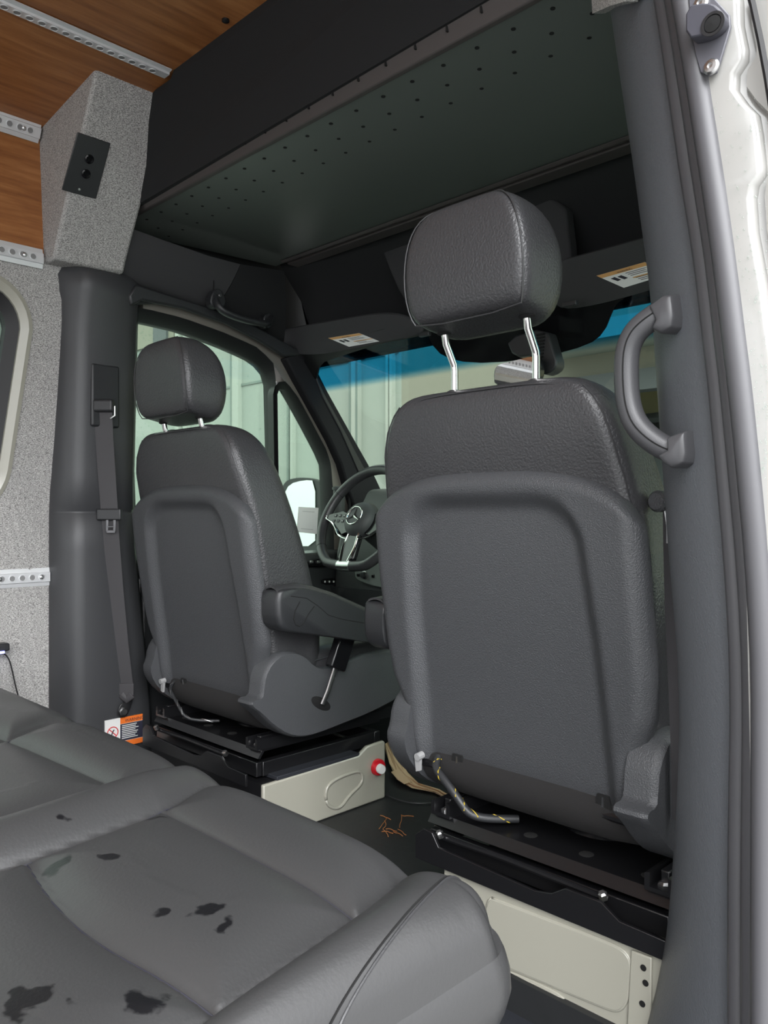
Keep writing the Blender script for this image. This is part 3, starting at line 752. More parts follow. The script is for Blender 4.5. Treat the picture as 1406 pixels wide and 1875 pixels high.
        if s > 0:
            MB().lathe([(.030, 0), (.028, .001), (0, .001)], W(.2755, .188, .345), (m, 0, 0), 24).build('buckle_slot', M['void'], cv)
            o = cv.children[0]
            for vv in o.data.vertices:
                y_ = vv.co.y-(.188-.2); z_ = vv.co.z-(.345-.27)
                vv.co.z = (.345-.27)+z_*.5-y_*.45
    # armrest on the inner side
    ar = [(.018, .560), (.018, .620), (.028, .630), (.09, .630), (.13, .622), (.20, .600), (.33, .547), (.42, .512), (.435, .495), (.43, .478), (.40, .468), (.30, .482), (.16, .512), (.07, .530), (.035, .538)]
    pts = smooth_poly([V((0, y, z)) for y, z in ar], 1)
    cen = V((0, .2, .55))
    def sh2(a, k): return [W(a, lerp(cen.y, p.y, k), lerp(cen.z+(.2-p.y)*.28, p.z, k)) for p in pts]
    am = MB().loft([sh2(.268, .97), sh2(.272, 1), sh2(.318, 1), sh2(.326, .975), sh2(.329, .93)]).build('armrest', M['plastic_dark'], root, smooth=50)
    tp = [(.024, .622), (.09, .626), (.13, .618), (.20, .596), (.33, .543), (.42, .508)]
    pd_ = MB()
    pd_.grid(lambda i, j: W(lerp(.272, .322, j), tp[int(i)][0], tp[int(i)][1]+.012*sin(pi*j)**.5+.002), list(range(6)), lin(0, 1, 9), (0, 0, -.004))
    pd_.build('armrest_pad', M['leather_smooth'], am, smooth=60)
    MB().tube([W(.3295, y, z) for y, z in ((.080, .600), (.066, .58), (.062, .562), (.068, .549), (.080, .545), (.092, .552), (.105, .570), (.122, .586))], .0012, 5).build('hinge_cover_line', M['void'], am)
    MB().tube([W(.3285, y, z) for y, z in ((.055, .614), (.10, .606), (.135, .585), (.165, .562), (.21, .548), (.30, .528), (.40, .500))], .0012, 5).build('pad_seam', M['void'], am)
    # buckle on a stalk
    bs = [W(.285, .185, .345), W(.288, .200, .375), W(.288, .213, .405), W(.288, .222, .425)]
    stk = MB().tube(bs, .006, 8, flat=(1, .6)).build('buckle_stalk', M['steel'], root)
    ax = (bs[-1]-bs[1]).normalized(); s1 = V((m, 0, 0)); s2 = ax.cross(s1)
    MB().box(bs[-1]+ax*.042, (.0125, .0245, .043), (s1, s2, ax)).build('buckle', M['gloss_black'], stk, bevel=.004)
    MB().box(bs[-1]+ax*.0855, (.008, .018, .002), (s1, s2, ax)).build('release_button', mat('buckle_red', (.16, .03, .02), .4), stk, bevel=.001)
    # recliner cross tube, lever stub and wiring below the back
    MB().tube([W(-.235 if m < 0 else -.235, .06, .335), W(.235, .06, .335)], .008, 10).build('recliner_tube', M['black_metal'], root)
    st = MB().tube([W(.20*(-m)*m if False else (.195 if m < 0 else -.195), .045, .352), W((.195 if m < 0 else -.195), .03, .350)], .007, 10).build('adjuster_stub', M['paper2'], root)
    MB().prism([W((.195 if m < 0 else -.195)-.004, .034, .348), W((.195 if m < 0 else -.195)+.010, .034, .348), W((.195 if m < 0 else -.195)+.006, .034, .322), W((.195 if m < 0 else -.195)-.003, .034, .325)], (0, .006, 0)).build('adjuster_tab', M['paper2'], st, smooth=0)
    k = 1 if m < 0 else -1
    wp = smooth_poly([W(k*.165, .055, .352), W(k*.155, .035, .338), W(k*.125, .030, .322), W(k*.095, .028, .300), W(k*.075, .034, .275), W(k*.05, .06, .268), W(k*.02, .10, .266)], 2, False)
    hn = MB().tube(wp, .0072 if m < 0 else .004, 10).build('wiring_harness', M['plastic_dark'], root, smooth=60)
    tw = []
    for i in range(len(wp)):
        t = (wp[min(i+1, len(wp)-1)]-wp[max(i-1, 0)]).normalized(); a = t.orthogonal().normalized(); b = t.cross(a); ph = i*1.1
        tw.append(wp[i]+(a*cos(ph)+b*sin(ph))*(.0068 if m < 0 else .0036))
    MB().tube(tw, .0013, 5).build('harness_tracer', M['yellow'] if m < 0 else M['steel'], hn)
    return root
drv = seat('driver_seat', 'black leather driver seat with lowered headrest, behind the steering wheel', -.45, 1, -.078)
pas = seat('passenger_seat', 'large black leather passenger seat with raised headrest on long chrome posts', .475, -1, 0)

# ---- swivel bases and seat boxes
def base(name, label, cx):
    root = thing(name, label, 'seat base', (cx, .24, .187))
    B_ = lambda *a: MB().bb(*a)
    # upper swivel plate with turned-down rear flange
    up = MB().bb((cx-.225, .05, .246), (cx+.225, .44, .252)).build('upper_plate', M['black_metal'], root, bevel=.001)
    MB().prism([(cx-.235, .038, .236), (cx-.235, .05, .252), (cx-.235, .056, .250), (cx-.235, .044, .234)], (.47, 0, 0)).build('rear_flange', M['black_metal'], up, smooth=0)
    for x in lin(cx-.15, cx+.17, 4): MB().lathe([(.012, 0), (.010, .0012), (0, .0012)], (x, .085, .2522), (0, 0, 1), 16).build('plate_hole', M['void'], up)
    MB().lathe([(.075, 0), (.072, .006), (.055, .006), (.052, .002), (.030, .002), (.028, .008), (.012, .008), (0, .006)], (cx+.02, .22, .252), (0, 0, 1), 32).build('swivel_bearing', M['gloss_black'], root)
    # slide rails, left and right
    for s in (-1, 1):
        x = cx+s*.207
        prf = [(-.022, 0), (-.022, .024), (-.014, .027), (-.014, .006), (.014, .006), (.014, .027), (.022, .024), (.022, 0)]
        r = MB().prism([(x+a, .04, .252+b) for a, b in prf], (0, .44, 0)).build('slide_rail', M['black_metal'], root, smooth=0)
        MB().lathe([(.010, 0), (.010, .003), (.006, .006), (0, .006)], (x, .058, .258), (0, 0, 1), 6).build('rail_bolt', M['steel'], r)
        MB().bb((x-.007, .06, .262), (x+.007, .46, .279)).build('inner_runner', M['black_metal'], r, bevel=.002)
    # lower frame
    fr = MB()
    fr.bb((cx-.235, .045, .188), (cx+.22, .06, .222)); fr.bb((cx-.24, .42, .188), (cx+.225, .44, .222))
    fr.bb((cx+.205, .06, .188), (cx+.225, .42, .222)); fr.bb((cx-.24, .06, .186), (cx-.225, .42, .222))
    fr.build('lower_frame', M['black_metal'], root, bevel=.002)
    # rear apron with cut-outs
    ax = [(-.235, .222), (-.215, .238), (-.195, .236), (-.18, .214), (.02, .206), (.05, .212), (.075, .228), (.135, .228), (.165, .210), (.235, .208), (.235, .180), (-.235, .180)]
    s_ = 1
    apn = MB().prism([(cx+a, .004, z) for a, z in ax], (0, .006, 0)).build('rear_apron', M['black_metal'], root, bevel=.001)
    # locking bar and springs inside the gap
    MB().tube([(cx-.2, .03, .222), (cx-.05, .028, .226), (cx+.12, .03, .222)], .005, 8).build('locking_bar', M['black_metal'], root)
    for a in (-.19, .13):
        MB().lathe([(.007, 0), (.007, .010), (.004, .012), (0, .012)], (cx+a, .022, .226), (0, -.5, 1), 6).build('nut', M['steel'], root)
    return root
bl_ = base('swivel_base', 'black metal swivel base with slide rails under the driver seat', -.455)
br_ = base('swivel_base', 'black metal swivel base with slide rails under the passenger seat', .535)
# small sticker on driver base
stk_ = MB().box((-.30, .12, .2535), (.030, .016, .0005)); 
so = stk_.build('sticker', M['white'], bl_, smooth=0); so['label'] = 'small white sticker'

# driver seat box (cream) with embossed side and matting strip
bx = thing('seat_box', 'cream painted steel seat box under the driver seat with embossed side', 'seat box', (-.45, .24, .055))
XB = -.195
def PB(u, v, off=0): return P(u, v, x=XB+off)
sidep = [(XB, .035, .182), (XB, .33, .186), (XB, .36, .203), (XB, .42, .206), (XB, .425, .20), (XB, .425, .056), (XB, .035, .056)]
MB().prism(sidep, (-.012, 0, 0)).build('side_panel', M['cream'], bx, bevel=.004)
MB().bb((-.70, .035, .056), (XB-.012, .047, .182)).build('rear_panel', M['black_metal'], bx)
MB().bb((-.70, .42, .056), (XB-.012, .43, .182)).build('front_panel', M['cream'], bx)
MB().bb((-.70, .047, .17), (XB-.012, .42, .182)).build('top_panel', M['black_metal'], bx)
em = smooth_poly([P(u, v, x=XB+.001) for u, v in ((598, 1476), (595, 1446), (610, 1428), (655, 1410), (664, 1418), (662, 1436), (640, 1455), (622, 1482))], 2)
MB().tube(em+[em[0]], .0040, 8, flat=(1, 1)).build('embossed_rim', M['cream'], bx, smooth=180)
MB().bb((XB-.13, .075, .183), (XB-.002, .335, .192)).build('matting_strip', M['mat'], bx, bevel=.001)
kb = thing('battery_switch', 'red rotary battery isolator switch with white cap on the cream seat box', 'switch', P(690, 1404, x=XB))
kc = P(690, 1404, x=XB+.001)
MB().lathe([(.021, 0), (.021, .008), (.019, .012), (.014, .014), (0, .014)], kc, (1, 0, 0), 28).build('body', M['red'], kb)
MB().lathe([(.012, .013), (.012, .026), (.010, .029), (0, .029)], kc, (1, -.3, 0), 20).build('cap', M['white'], kb)

# passenger riser (cream) with embossed fields
rs = thing('seat_box', 'wide cream painted riser under the passenger seat, embossed with rounded rectangles', 'seat box', (.45, .2, 0))
yr = .012
MB().bb((.36, yr, 0.0), (.80, yr+.012, .187)).build('rear_panel', M['cream'], rs, bevel=.003)
MB().bb((.36, yr+.012, 0.056), (.372, .44, .180)).build('side_panel', mat('riser_black', (.02, .02, .02), .5), rs)
MB().bb((.738, yr+.012, 0.056), (.75, .44, .180)).build('side_panel', M['cream'], rs)
MB().bb((.372, yr+.012, .168), (.738, .44, .180)).build('top_panel', M['black_metal'], rs)
def field(pxs, nm):
    q = smooth_poly([P(u, v, y=yr-.0005) for u, v in pxs], 2)
    MB().prism(q, (0, -.003, 0)).build(nm, M['cream'], rs, bevel=.002)
    MB().tube(q+[q[0]], .0026, 8).build('embossed_rim', M['cream'], rs, smooth=180)
field([(890, 1640), (920, 1652), (1115, 1725), (1150, 1745), (1158, 1775), (1150, 1830), (1135, 1852), (1110, 1846), (930, 1770), (890, 1755)], 'embossed_field')
field([(880, 1760), (930, 1778), (1010, 1812), (1035, 1830), (1046, 1860), (1046, 1880), (1000, 1876), (880, 1822)], 'embossed_field')
MB().prism([P(u, v, y=yr-.001) for u, v in [(1158, 1738), (1196, 1752), (1194, 1875), (1150, 1880)]], (0, -.005, 0)).build('bracket_plate', M['cream'], rs, bevel=.002)
for u, v in ((1182, 1800), (1178, 1772), (1176, 1838)):
    MB().lathe([(.0045, 0), (.0045, .001), (0, .001)], P(u, v, y=yr-.0062), (0, -1, 0), 12).build('bracket_hole', M['void'], rs)

# ---- bits on the floor between the seats
kp = thing('kraft_paper', 'torn strip of brown kraft paper lying on the floor beside the passenger seat', 'paper', P(755, 1435, z=.06))
pz = .062
strip = [(708, 1360, .07), (722, 1392, .065), (736, 1420, .062), (760, 1438, .06), (800, 1448, .06), (840, 1470, .06)]
def kf(i, j):
    u, v, z = strip[int(i)]; wdt = (12, 20, 22, 14, 10, 6)[int(i)]
    p = P(u+(j-.5)*wdt*.9, v+(j-.5)*wdt*-.6, z=z+.006*((int(i)+int(j*4)) % 2))
    return p
MB().grid(kf, list(range(6)), lin(0, 1, 5), (0, 0, -.001)).build('crumpled_strip', M['kraft'], kp, smooth=0)
MB().prism([P(u, v, z=pz+.01) for u, v in [(716, 1414), (730, 1408), (752, 1432), (740, 1436), (728, 1428)]], (0, 0, .001)).build('torn_flap', M['kraft'], kp, smooth=0)
cw = MB()
for k in range(10):
    u0, v0 = random.uniform(684, 738), random.uniform(1492, 1524)
    pts = [P(u0, v0, z=.0575)]; an = random.uniform(-1, 1)
    for j in range(4):
        an += random.uniform(-.6, .6); u0 += 6*cos(an); v0 -= 5*sin(an)+1; pts.append(P(u0, v0, z=.0575+.001*random.random()))
    cw.tube(smooth_poly(pts, 1, False), .0009, 5)
tag(cw.build('copper_strands', mat('copper', (.6, .25, .09), .4, .4)), 'loose copper-orange wire strands scattered on the dark cab floor', 'wire scraps', kind='stuff')
cb_ = MB().tube(smooth_poly([P(u, v, z=.06) for u, v in [(694, 1440), (700, 1452), (725, 1464), (760, 1472), (800, 1470), (850, 1462)]], 2, False), .0022, 8).build('floor_cable', M['plastic_dark'])
tag(cb_, 'thin black cable curving across the floor beside the cream seat box', 'cable')

# ================================================================== BENCH
ZB = .448
def pb(pts): return [P(u, v, z=ZB) for u, v in pts]
seams = [pb(s) for s in [
    [(-60, 1322), (30, 1350), (120, 1388), (220, 1431)],
    [(-80, 1372), (0, 1351), (75, 1321), (100, 1315), (125, 1314)],
    [(220, 1431), (277, 1412), (318, 1390), (345, 1385)],
    [(-200, 1560), (0, 1503), (100, 1470), (220, 1431)],
    [(-200, 1640), (0, 1578), (50, 1561), (175, 1517), (300, 1472), (358, 1436), (385, 1422), (410, 1419)],
    [(300, 1472), (390, 1515), (473, 1557), (565, 1600), (654, 1640)],
    [(50, 1561), (84, 1615), (135, 1669), (203, 1716), (304, 1763), (402, 1807)],
    [(230, 1935), (304, 1875), (402, 1807), (540, 1716), (654, 1640), (716, 1588), (740, 1560), (760, 1550), (785, 1549)],
]]
def segd(p, a, b):
    ax, ay = a.x, a.y; bx_, by = b.x, b.y; dx, dy = bx_-ax, by-ay
    t = max(0, min(1, ((p[0]-ax)*dx+(p[1]-ay)*dy)/(dx*dx+dy*dy+1e-12)))
    return hypot(p[0]-ax-t*dx, p[1]-ay-t*dy)
sm = [smooth_poly(s, 1, False) for s in seams]
SEG = [(s[i], s[i+1]) for s in sm for i in range(len(s)-1)]
def seamdist(x, y):
    return min(segd((x, y), a, b) for a, b in SEG if min(a.x, b.x)-.07 < x < max(a.x, b.x)+.07 and min(a.y, b.y)-.07 < y < max(a.y, b.y)+.07) if any(min(a.x, b.x)-.07 < x < max(a.x, b.x)+.07 and min(a.y, b.y)-.07 < y < max(a.y, b.y)+.07 for a, b in SEG) else .07
def sdline(x, y, s):   # signed side of a seam by x at that y (seams run fore-aft)
    for i in range(len(s)-1):
        a, b = s[i], s[i+1]
        if min(a.y, b.y) <= y <= max(a.y, b.y):
            t = (y-a.y)/(b.y-a.y+1e-9); return a.x+(b.x-a.x)*t
    return (s[0] if abs(y-s[0].y) < abs(y-s[-1].y) else s[-1]).x
XR = .835; YF_ = -.425; X0 = -.84; Y0 = -1.30
D_, E_, H_ = seams[3], seams[4], seams[7]
def top(x, y):
    dS = seamdist(x, y)
    z = ZB-.010+.013*(1-exp(-(dS/.026)**1.2))-.0035*exp(-(dS/.0035)**2)
    fade = sstep(0, .13, YF_-y)*.85+.15
    xd = sdline(x, y, D_); xe = sdline(x, y, E_); xh = sdline(x, y, H_)
    if xd < x < xe: z += .020*fade*sin(pi*(x-xd)/(xe-xd))**.8
    if x < xh: z -= .013*exp(-((xh-x)/.045)**1.2)*sstep(0, .04, YF_-y)
    else: z -= .013*exp(-((x-xh)/.022)**1.2)*sstep(0, .04, YF_-y)
    if x > xh: z += .009*fade*sin(pi*min(1, (x-xh)/(XR-xh)))**.7
    R = .055
    ex = XR-x; ey = YF_-y
    e = min(ex, ey) if not (ex < R and ey < R) else R-hypot(R-ex, R-ey)
    if e < R: z -= R-sqrt(max(0, R*R-(R-max(0, e))**2))
    return z
def brk(a, b, n, c, m2): return lin(a, c, n)[:-1]+lin(c, b, m2)
xs = lin(X0, -.45, 12)[:-1]+lin(-.45, .74, 330)[:-1]+lin(.74, XR, 26)
ys = lin(Y0, -1.1, 6)[:-1]+lin(-1.1, -.50, 170)[:-1]+lin(-.50, YF_, 24)
rc = .05
def rnd(x, y):
    dx = x-(XR-rc); dy = y-(YF_-rc)
    if dx > 0 and dy > 0:
        k = max(dx, dy)/hypot(dx, dy); dx *= k; dy *= k; return XR-rc+dx, YF_-rc+dy
    return x, y
bench = thing('bench_seat', 'wide black leather bench cushion in the foreground with water stains', 'bench seat', (0, -.85, 0))
def bf(x, y):
    z = top(x, y); x2, y2 = rnd(x, y); return V((x2, y2, z))
def m_bench():
    m = mat('bench_leather', (.055, .033, .034), .40, bump=(260, .18, .0010))
    t = m.node_tree; b = t.nodes['Principled BSDF']; L = t.links
    tcx = t.nodes.new('ShaderNodeTexCoord')
    nz = t.nodes.new('ShaderNodeTexNoise'); nz.inputs['Scale'].default_value = 32; nz.inputs['Detail'].default_value = 6
    L.new(tcx.outputs['Object'], nz.inputs['Vector'])
    sb = t.nodes.new('ShaderNodeVectorMath'); sb.operation = 'SUBTRACT'; sb.inputs[1].default_value = (.5, .5, .5); L.new(nz.outputs['Color'], sb.inputs[0])
    sc = t.nodes.new('ShaderNodeVectorMath'); sc.operation = 'SCALE'; sc.inputs['Scale'].default_value = .05; L.new(sb.outputs[0], sc.inputs[0])
    ad = t.nodes.new('ShaderNodeVectorMath'); ad.operation = 'ADD'; L.new(tcx.outputs['Object'], ad.inputs[0]); L.new(sc.outputs[0], ad.inputs[1])
    spots = [((383, 1665), 11, 1.6), ((405, 1695), 5, 2.2), ((292, 1671), 7, 1), ((275, 1817), 17, 1), ((58, 1830), 17, 1), ((125, 1834), 3, 1), ((105, 1578), 11, 1), ((190, 1574), 8, 1), ((286, 1493), 6, 1), ((122, 1508), 7, 1), ((40, 1855), 8, 1)]
    cur = None
    for (u, v), rpx, el in spots:
        p = P(u, v, z=ZB); dep = (p-CAM).length; r = rpx/F*dep*1.15
        ds = t.nodes.new('ShaderNodeVectorMath'); ds.operation = 'DISTANCE'; ds.inputs[1].default_value = (p.x, p.y+.85, p.z); L.new(ad.outputs[0], ds.inputs[0])
        mr = t.nodes.new('ShaderNodeMapRange'); mr.inputs['From Min'].default_value = r*.9+.004; mr.inputs['From Max'].default_value = r*.9+.0075; mr.inputs['To Min'].default_value = 1; mr.inputs['To Max'].default_value = 0
        L.new(ds.outputs['Value'], mr.inputs['Value'])
        if cur is None: cur = mr.outputs[0]
        else:
            mx = t.nodes.new('ShaderNodeMath'); mx.operation = 'MAXIMUM'; L.new(cur, mx.inputs[0]); L.new(mr.outputs[0], mx.inputs[1]); cur = mx.outputs[0]
    mx = t.nodes.new('ShaderNodeMix'); mx.data_type = 'RGBA'; mx.inputs['A'].default_value = (.037, .037, .0375, 1); mx.inputs['B'].default_value = (.007, .007, .008, 1)
    L.new(cur, mx.inputs['Factor'])
    n2 = t.nodes.new('ShaderNodeTexNoise'); n2.inputs['Scale'].default_value = 5; n2.inputs['Detail'].default_value = 8; L.new(tcx.outputs['Object'], n2.inputs['Vector'])
    mr2 = t.nodes.new('ShaderNodeMapRange'); mr2.inputs['To Min'].default_value = .28; mr2.inputs['To Max'].default_value = .42; L.new(n2.outputs[0], mr2.inputs['Value'])
    L.new(mx.outputs['Result'], b.inputs['Base Color'])
    m3 = t.nodes.new('ShaderNodeMix'); m3.data_type = 'FLOAT'; m3.inputs['B'].default_value = .30; L.new(cur, m3.inputs['Factor']); L.new(mr2.outputs[0], m3.inputs['A']); L.new(m3.outputs['Result'], b.inputs['Roughness'])
    return m
M['bench'] = m_bench()
cush = MB().grid(bf, xs, ys).build('cushion', M['bench'], bench, smooth=180)
# side and front skirts
per = [bf(x, YF_) for x in xs]+[bf(XR, y) for y in ys[::-1]][1:]
nrm = []
for i, p in enumerate(per):
    a = per[max(0, i-1)]; b = per[min(len(per)-1, i+1)]; t = (b-a); t.z = 0; t.normalize(); nrm.append(V((-t.y, t.x, 0)))
for i in range(len(nrm)):
    if nrm[i].dot(V((1, 1, 0))) < 0: nrm[i] = -nrm[i]
lv = []
for z, bulge in ((None, 0), (.388, .004), (.374, .008), (.358, .009), (.340, .004), (.322, -.004), (.308, -.016), (.302, -.03)):
    lv.append([V((p.x, p.y, p.z if z is None else z+0))+n*bulge for p, n in zip(per, nrm)])
sk = MB().loft(lv, caps=False, closed=False).build('side_panel', M['bench'], bench, smooth=180)
MB().prism([(X0, Y0, .305), (XR-.04, Y0, .305), (XR-.04, YF_-.04, .305), (X0, YF_-.04, .305)], (0, 0, -.02)).build('seat_pan', M['black_metal'], bench, smooth=0)
# piping along the top edge, with stitches
ed0 = smooth_poly([P(u, v, z=ZB-.006) for u, v in [(500, 1930), (561, 1875), (676, 1770), (777, 1676), (838, 1610), (866, 1592)]], 3, False)
ed = [V((p.x, p.y, top(p.x, p.y)+.0006)) for p in ed0]
MB().tube(ed, .0013, 6).build('piping', M['leather_smooth'], bench)
stc = MB()
for i in range(len(ed)-1):
    for k in range(12):
        p = ed[i].lerp(ed[i+1], k/12); stc.box((p.x-.0035, p.y, top(p.x-.0035, p.y)+.0003), (.0006, .0011, .0005))
s_ = stc.build('stitching', M['void'], bench); s_['kind'] = 'stuff'
for s in sm:
    q = [V((p.x, p.y, top(p.x, p.y)+.0004)) for p in smooth_poly(s, 2, False) if p.x < XR-.03 and p.y < YF_-.02]
    if len(q) > 3: MB().tube(q, .0011, 5).build('seam', M['print'], bench)
for x in (-.6, .55):
    MB().bb((x-.03, -1.2, 0), (x+.03, -1.14, .288)).build('leg', M['black_metal'], bench, bevel=.004)
    MB().bb((x-.03, -.75, 0), (x+.03, -.69, .288)).build('leg', M['black_metal'], bench, bevel=.004)

# ================================================================== BELTS
sb = thing('seat_belt', 'black seat belt hanging on the left pillar trim beside the driver seat', 'seat belt', P(228, 1300, x=-.775))
bp_ = [(189, 748, -.764), (191, 800, -.764), (195, 860, -.766), (200, 930, -.768), (204, 985, -.770), (212, 1080, -.775), (222, 1180, -.778), (231, 1255, -.779), (232, 1275, -.775)]
fw = V((.75, .66, 0)).normalized(); fn = V((.66, -.75, 0)).normalized()
c_ = [P(u, v, x=x) for u, v, x in bp_]; hwid = [.0245, .0245, .0245, .0235, .022, .0215, .0205, .020, .017]
cs = []; 
for i in range(len(c_)-1):
    for k in range(5): cs.append((c_[i].lerp(c_[i+1], k/5), lerp(hwid[i], hwid[i+1], k/5)))
cs.append((c_[-1], hwid[-1]))
MB().loft([[p-fw*h+fn*.001, p+fw*h+fn*.001, p+fw*h-fn*.001, p-fw*h-fn*.001] for p, h in cs]).build('webbing', M['belt'], sb, smooth=0)
lp = MB()
c1 = P(232, 1262, x=-.775); lp.box(c1, (.020, .0028, .016), (fw, fn, V((0, 0, 1)))); lp.tube([c1-V((0, 0, .014))-fw*.015, c1-V((0, 0, .028)), c1-V((0, 0, .014))+fw*.015], .012, 10, flat=(1, .5)); lp.build('stitched_loop', M['belt'], sb, bevel=.001)
g1 = P(190, 743, x=-.760)
gd = MB().box(g1, (.028, .012, .017), (fw, fn, V((0, 0, 1)))).build('belt_guide', M['plastic_dark'], sb, bevel=.007, seg=4)
MB().tube([g1+fw*.018-V((0, 0, .012)), g1+fw*.030-V((0, 0, .002)), g1+fw*.030-V((0, 0, .026)), g1+fw*.018-V((0, 0, .034))], .003, 8).build('guide_ring', M['steel'], gd)
t_ = P(200, 942, x=-.764)
tg = MB().box(t_, (.034, .006, .0155), (fw, fn, V((0, 0, 1)))).build('tongue_grip', M['plastic_dark'], sb, bevel=.004, seg=3)
tt = t_-V((0, 0, .030))+fw*.006+fn*.004
MB().box(tt+fw*.010, (.0035, .0013, .016), (fw, fn, V((0, 0, 1)))).box(tt-fw*.010, (.0035, .0013, .016), (fw, fn, V((0, 0, 1)))).box(tt-V((0, 0, .016)), (.012, .0013, .004), (fw, fn, V((0, 0, 1)))).box(tt-V((0, 0, .003)), (.012, .0013, .002), (fw, fn, V((0, 0, 1)))).build('tongue', mat('dark_steel', (.12, .12, .125), .3, .8), tg, bevel=.001)
an_ = P(227, 1298, x=-.777)
MB().prism(smooth_poly([an_+V((0, a, b)) for a, b in ((-.020, -.006), (-.012, -.022), (.006, -.022), (.020, .004), (.026, .024), (.012, .016), (-.010, .018))], 1), (.003, 0, 0)).build('anchor_plate', M['black_metal'], sb, bevel=.001)
MB().lathe([(.013, 0), (.013, .003), (.009, .005), (.008, .010), (0, .010)], an_+V((.003, -.004, -.006)), (1, 0, 0), 6).build('anchor_bolt', mat('bolt_dark', (.1, .1, .1), .35, .8), sb)
# right belt, seen edge on between seat and pillar
sb2 = thing('seat_belt', 'black seat belt squeezed between the passenger seat and the right pillar', 'seat belt', (.775, .055, .3))
bt = [(1221, 905, .05), (1222, 1000, .05), (1225, 1120, .052), (1231, 1250, .055), (1237, 1400, .058), (1238, 1500, .06)]
cc2 = [P(u, v, y=y) for u, v, y in bt]
MB().loft([[p+V((-.006, -.001, 0)), p+V((.018, -.004, 0)), p+V((.018, -.002, 0)), p+V((-.006, .001, 0))] for p in cc2]).build('webbing', M['belt'], sb2, smooth=0)
gc = P(1211, 918, y=.045)
MB().lathe([(.0155, 0), (.0155, .010), (.012, .014), (0, .014)], gc, (-.2, -1, 0), 24).build('tongue_grip', M['plastic'], sb2)
MB().tube([gc+V((.006, -.002, -.01)), gc+V((.010, -.002, -.035)), gc+V((.010, -.002, -.06))], .002, 6).build('tongue', M['steel'], sb2)

# ================================================================== GRAB HANDLES
gh = thing('grab_handle', 'chunky grey grab handle curving off the right door pillar', 'grab handle', P(1245, 840, y=-.08))
yh = -.10
path = [(1236, 562, yh+.02), (1205, 575, -.105), (1180, 592, -.11), (1160, 612, -.112), (1148, 642, -.112), (1146, 690, -.112), (1150, 740, -.112), (1162, 775, -.112), (1185, 800, -.11), (1212, 818, -.105), (1238, 828, -.098), (1245, 830, yh+.02)]
pp2 = smooth_poly([P(u, v, y=y) for u, v, y in path[1:-1]], 2, False)
MB().tube(pp2, .0155, 16, flat=(1, .95)).build('grip', mat('handle_plastic', (.060, .060, .064), .40, bump=(700, .3, .0006)), gh, smooth=180)
gr = [p+V((-.0065, -.0145, 0))*1.0 for p in pp2]
MB().tube([p+V((.003, -.0150, 0)) for p in pp2], .0009, 5).build('mould_line', M['void'], gh)
hm_ = mat('handle_mount', (.075, .075, .080), .33)
for (pts) in ([(1190, 560), (1218, 540), (1234, 539), (1240, 580), (1236, 600), (1212, 612), (1196, 605), (1204, 590)], [(1224, 800), (1258, 788), (1263, 830), (1258, 848), (1232, 858), (1216, 848), (1206, 836), (1226, 825)]):
    a = [P(u, v, y=-.115) for u, v in pts]; c = sum(a, V())/len(a)
    MB().loft([[p+V((.03, .055, 0)) for p in a], a, [c.lerp(p, .9)+V((0, -.006, 0)) for p in a], [c.lerp(p, .6)+V((0, -.009, 0)) for p in a]]).build('mount', hm_, gh, smooth=60, bevel=.002)
g2 = thing('grab_handle', 'black grab handle over the driver door beside the left sun visor', 'grab handle', PS(440, 580, .09))
pth = smooth_poly([PS(u, v, o) for u, v, o in [(395, 545, .075), (398, 560, .10), (410, 572, .11), (440, 584, .115), (475, 592, .112), (492, 592, .10), (494, 582, .08)]], 2, False)
MB().tube(pth, .013, 12, flat=(1, .7)).build('grip', M['plastic_dark'], g2, smooth=180)
MB().prism(smooth_poly([PS(u, v, .085) for u, v in [(388, 538), (395, 528), (406, 530), (414, 548), (412, 562), (396, 566), (385, 556)]], 1), (-.03, 0, 0)).build('mount', M['plastic_dark'], g2, bevel=.003)
MB().prism(smooth_poly([PS(u, v, .085) for u, v in [(484, 578), (492, 572), (500, 578), (500, 596), (490, 602), (482, 594)]], 1), (-.03, 0, 0)).build('mount', M['plastic_dark'], g2, bevel=.003)
MB().lathe([(.005, 0), (.004, .002), (0, .002)], PS(403, 541, .088), (1, 0, 0), 12).build('screw', M['steel'], g2)

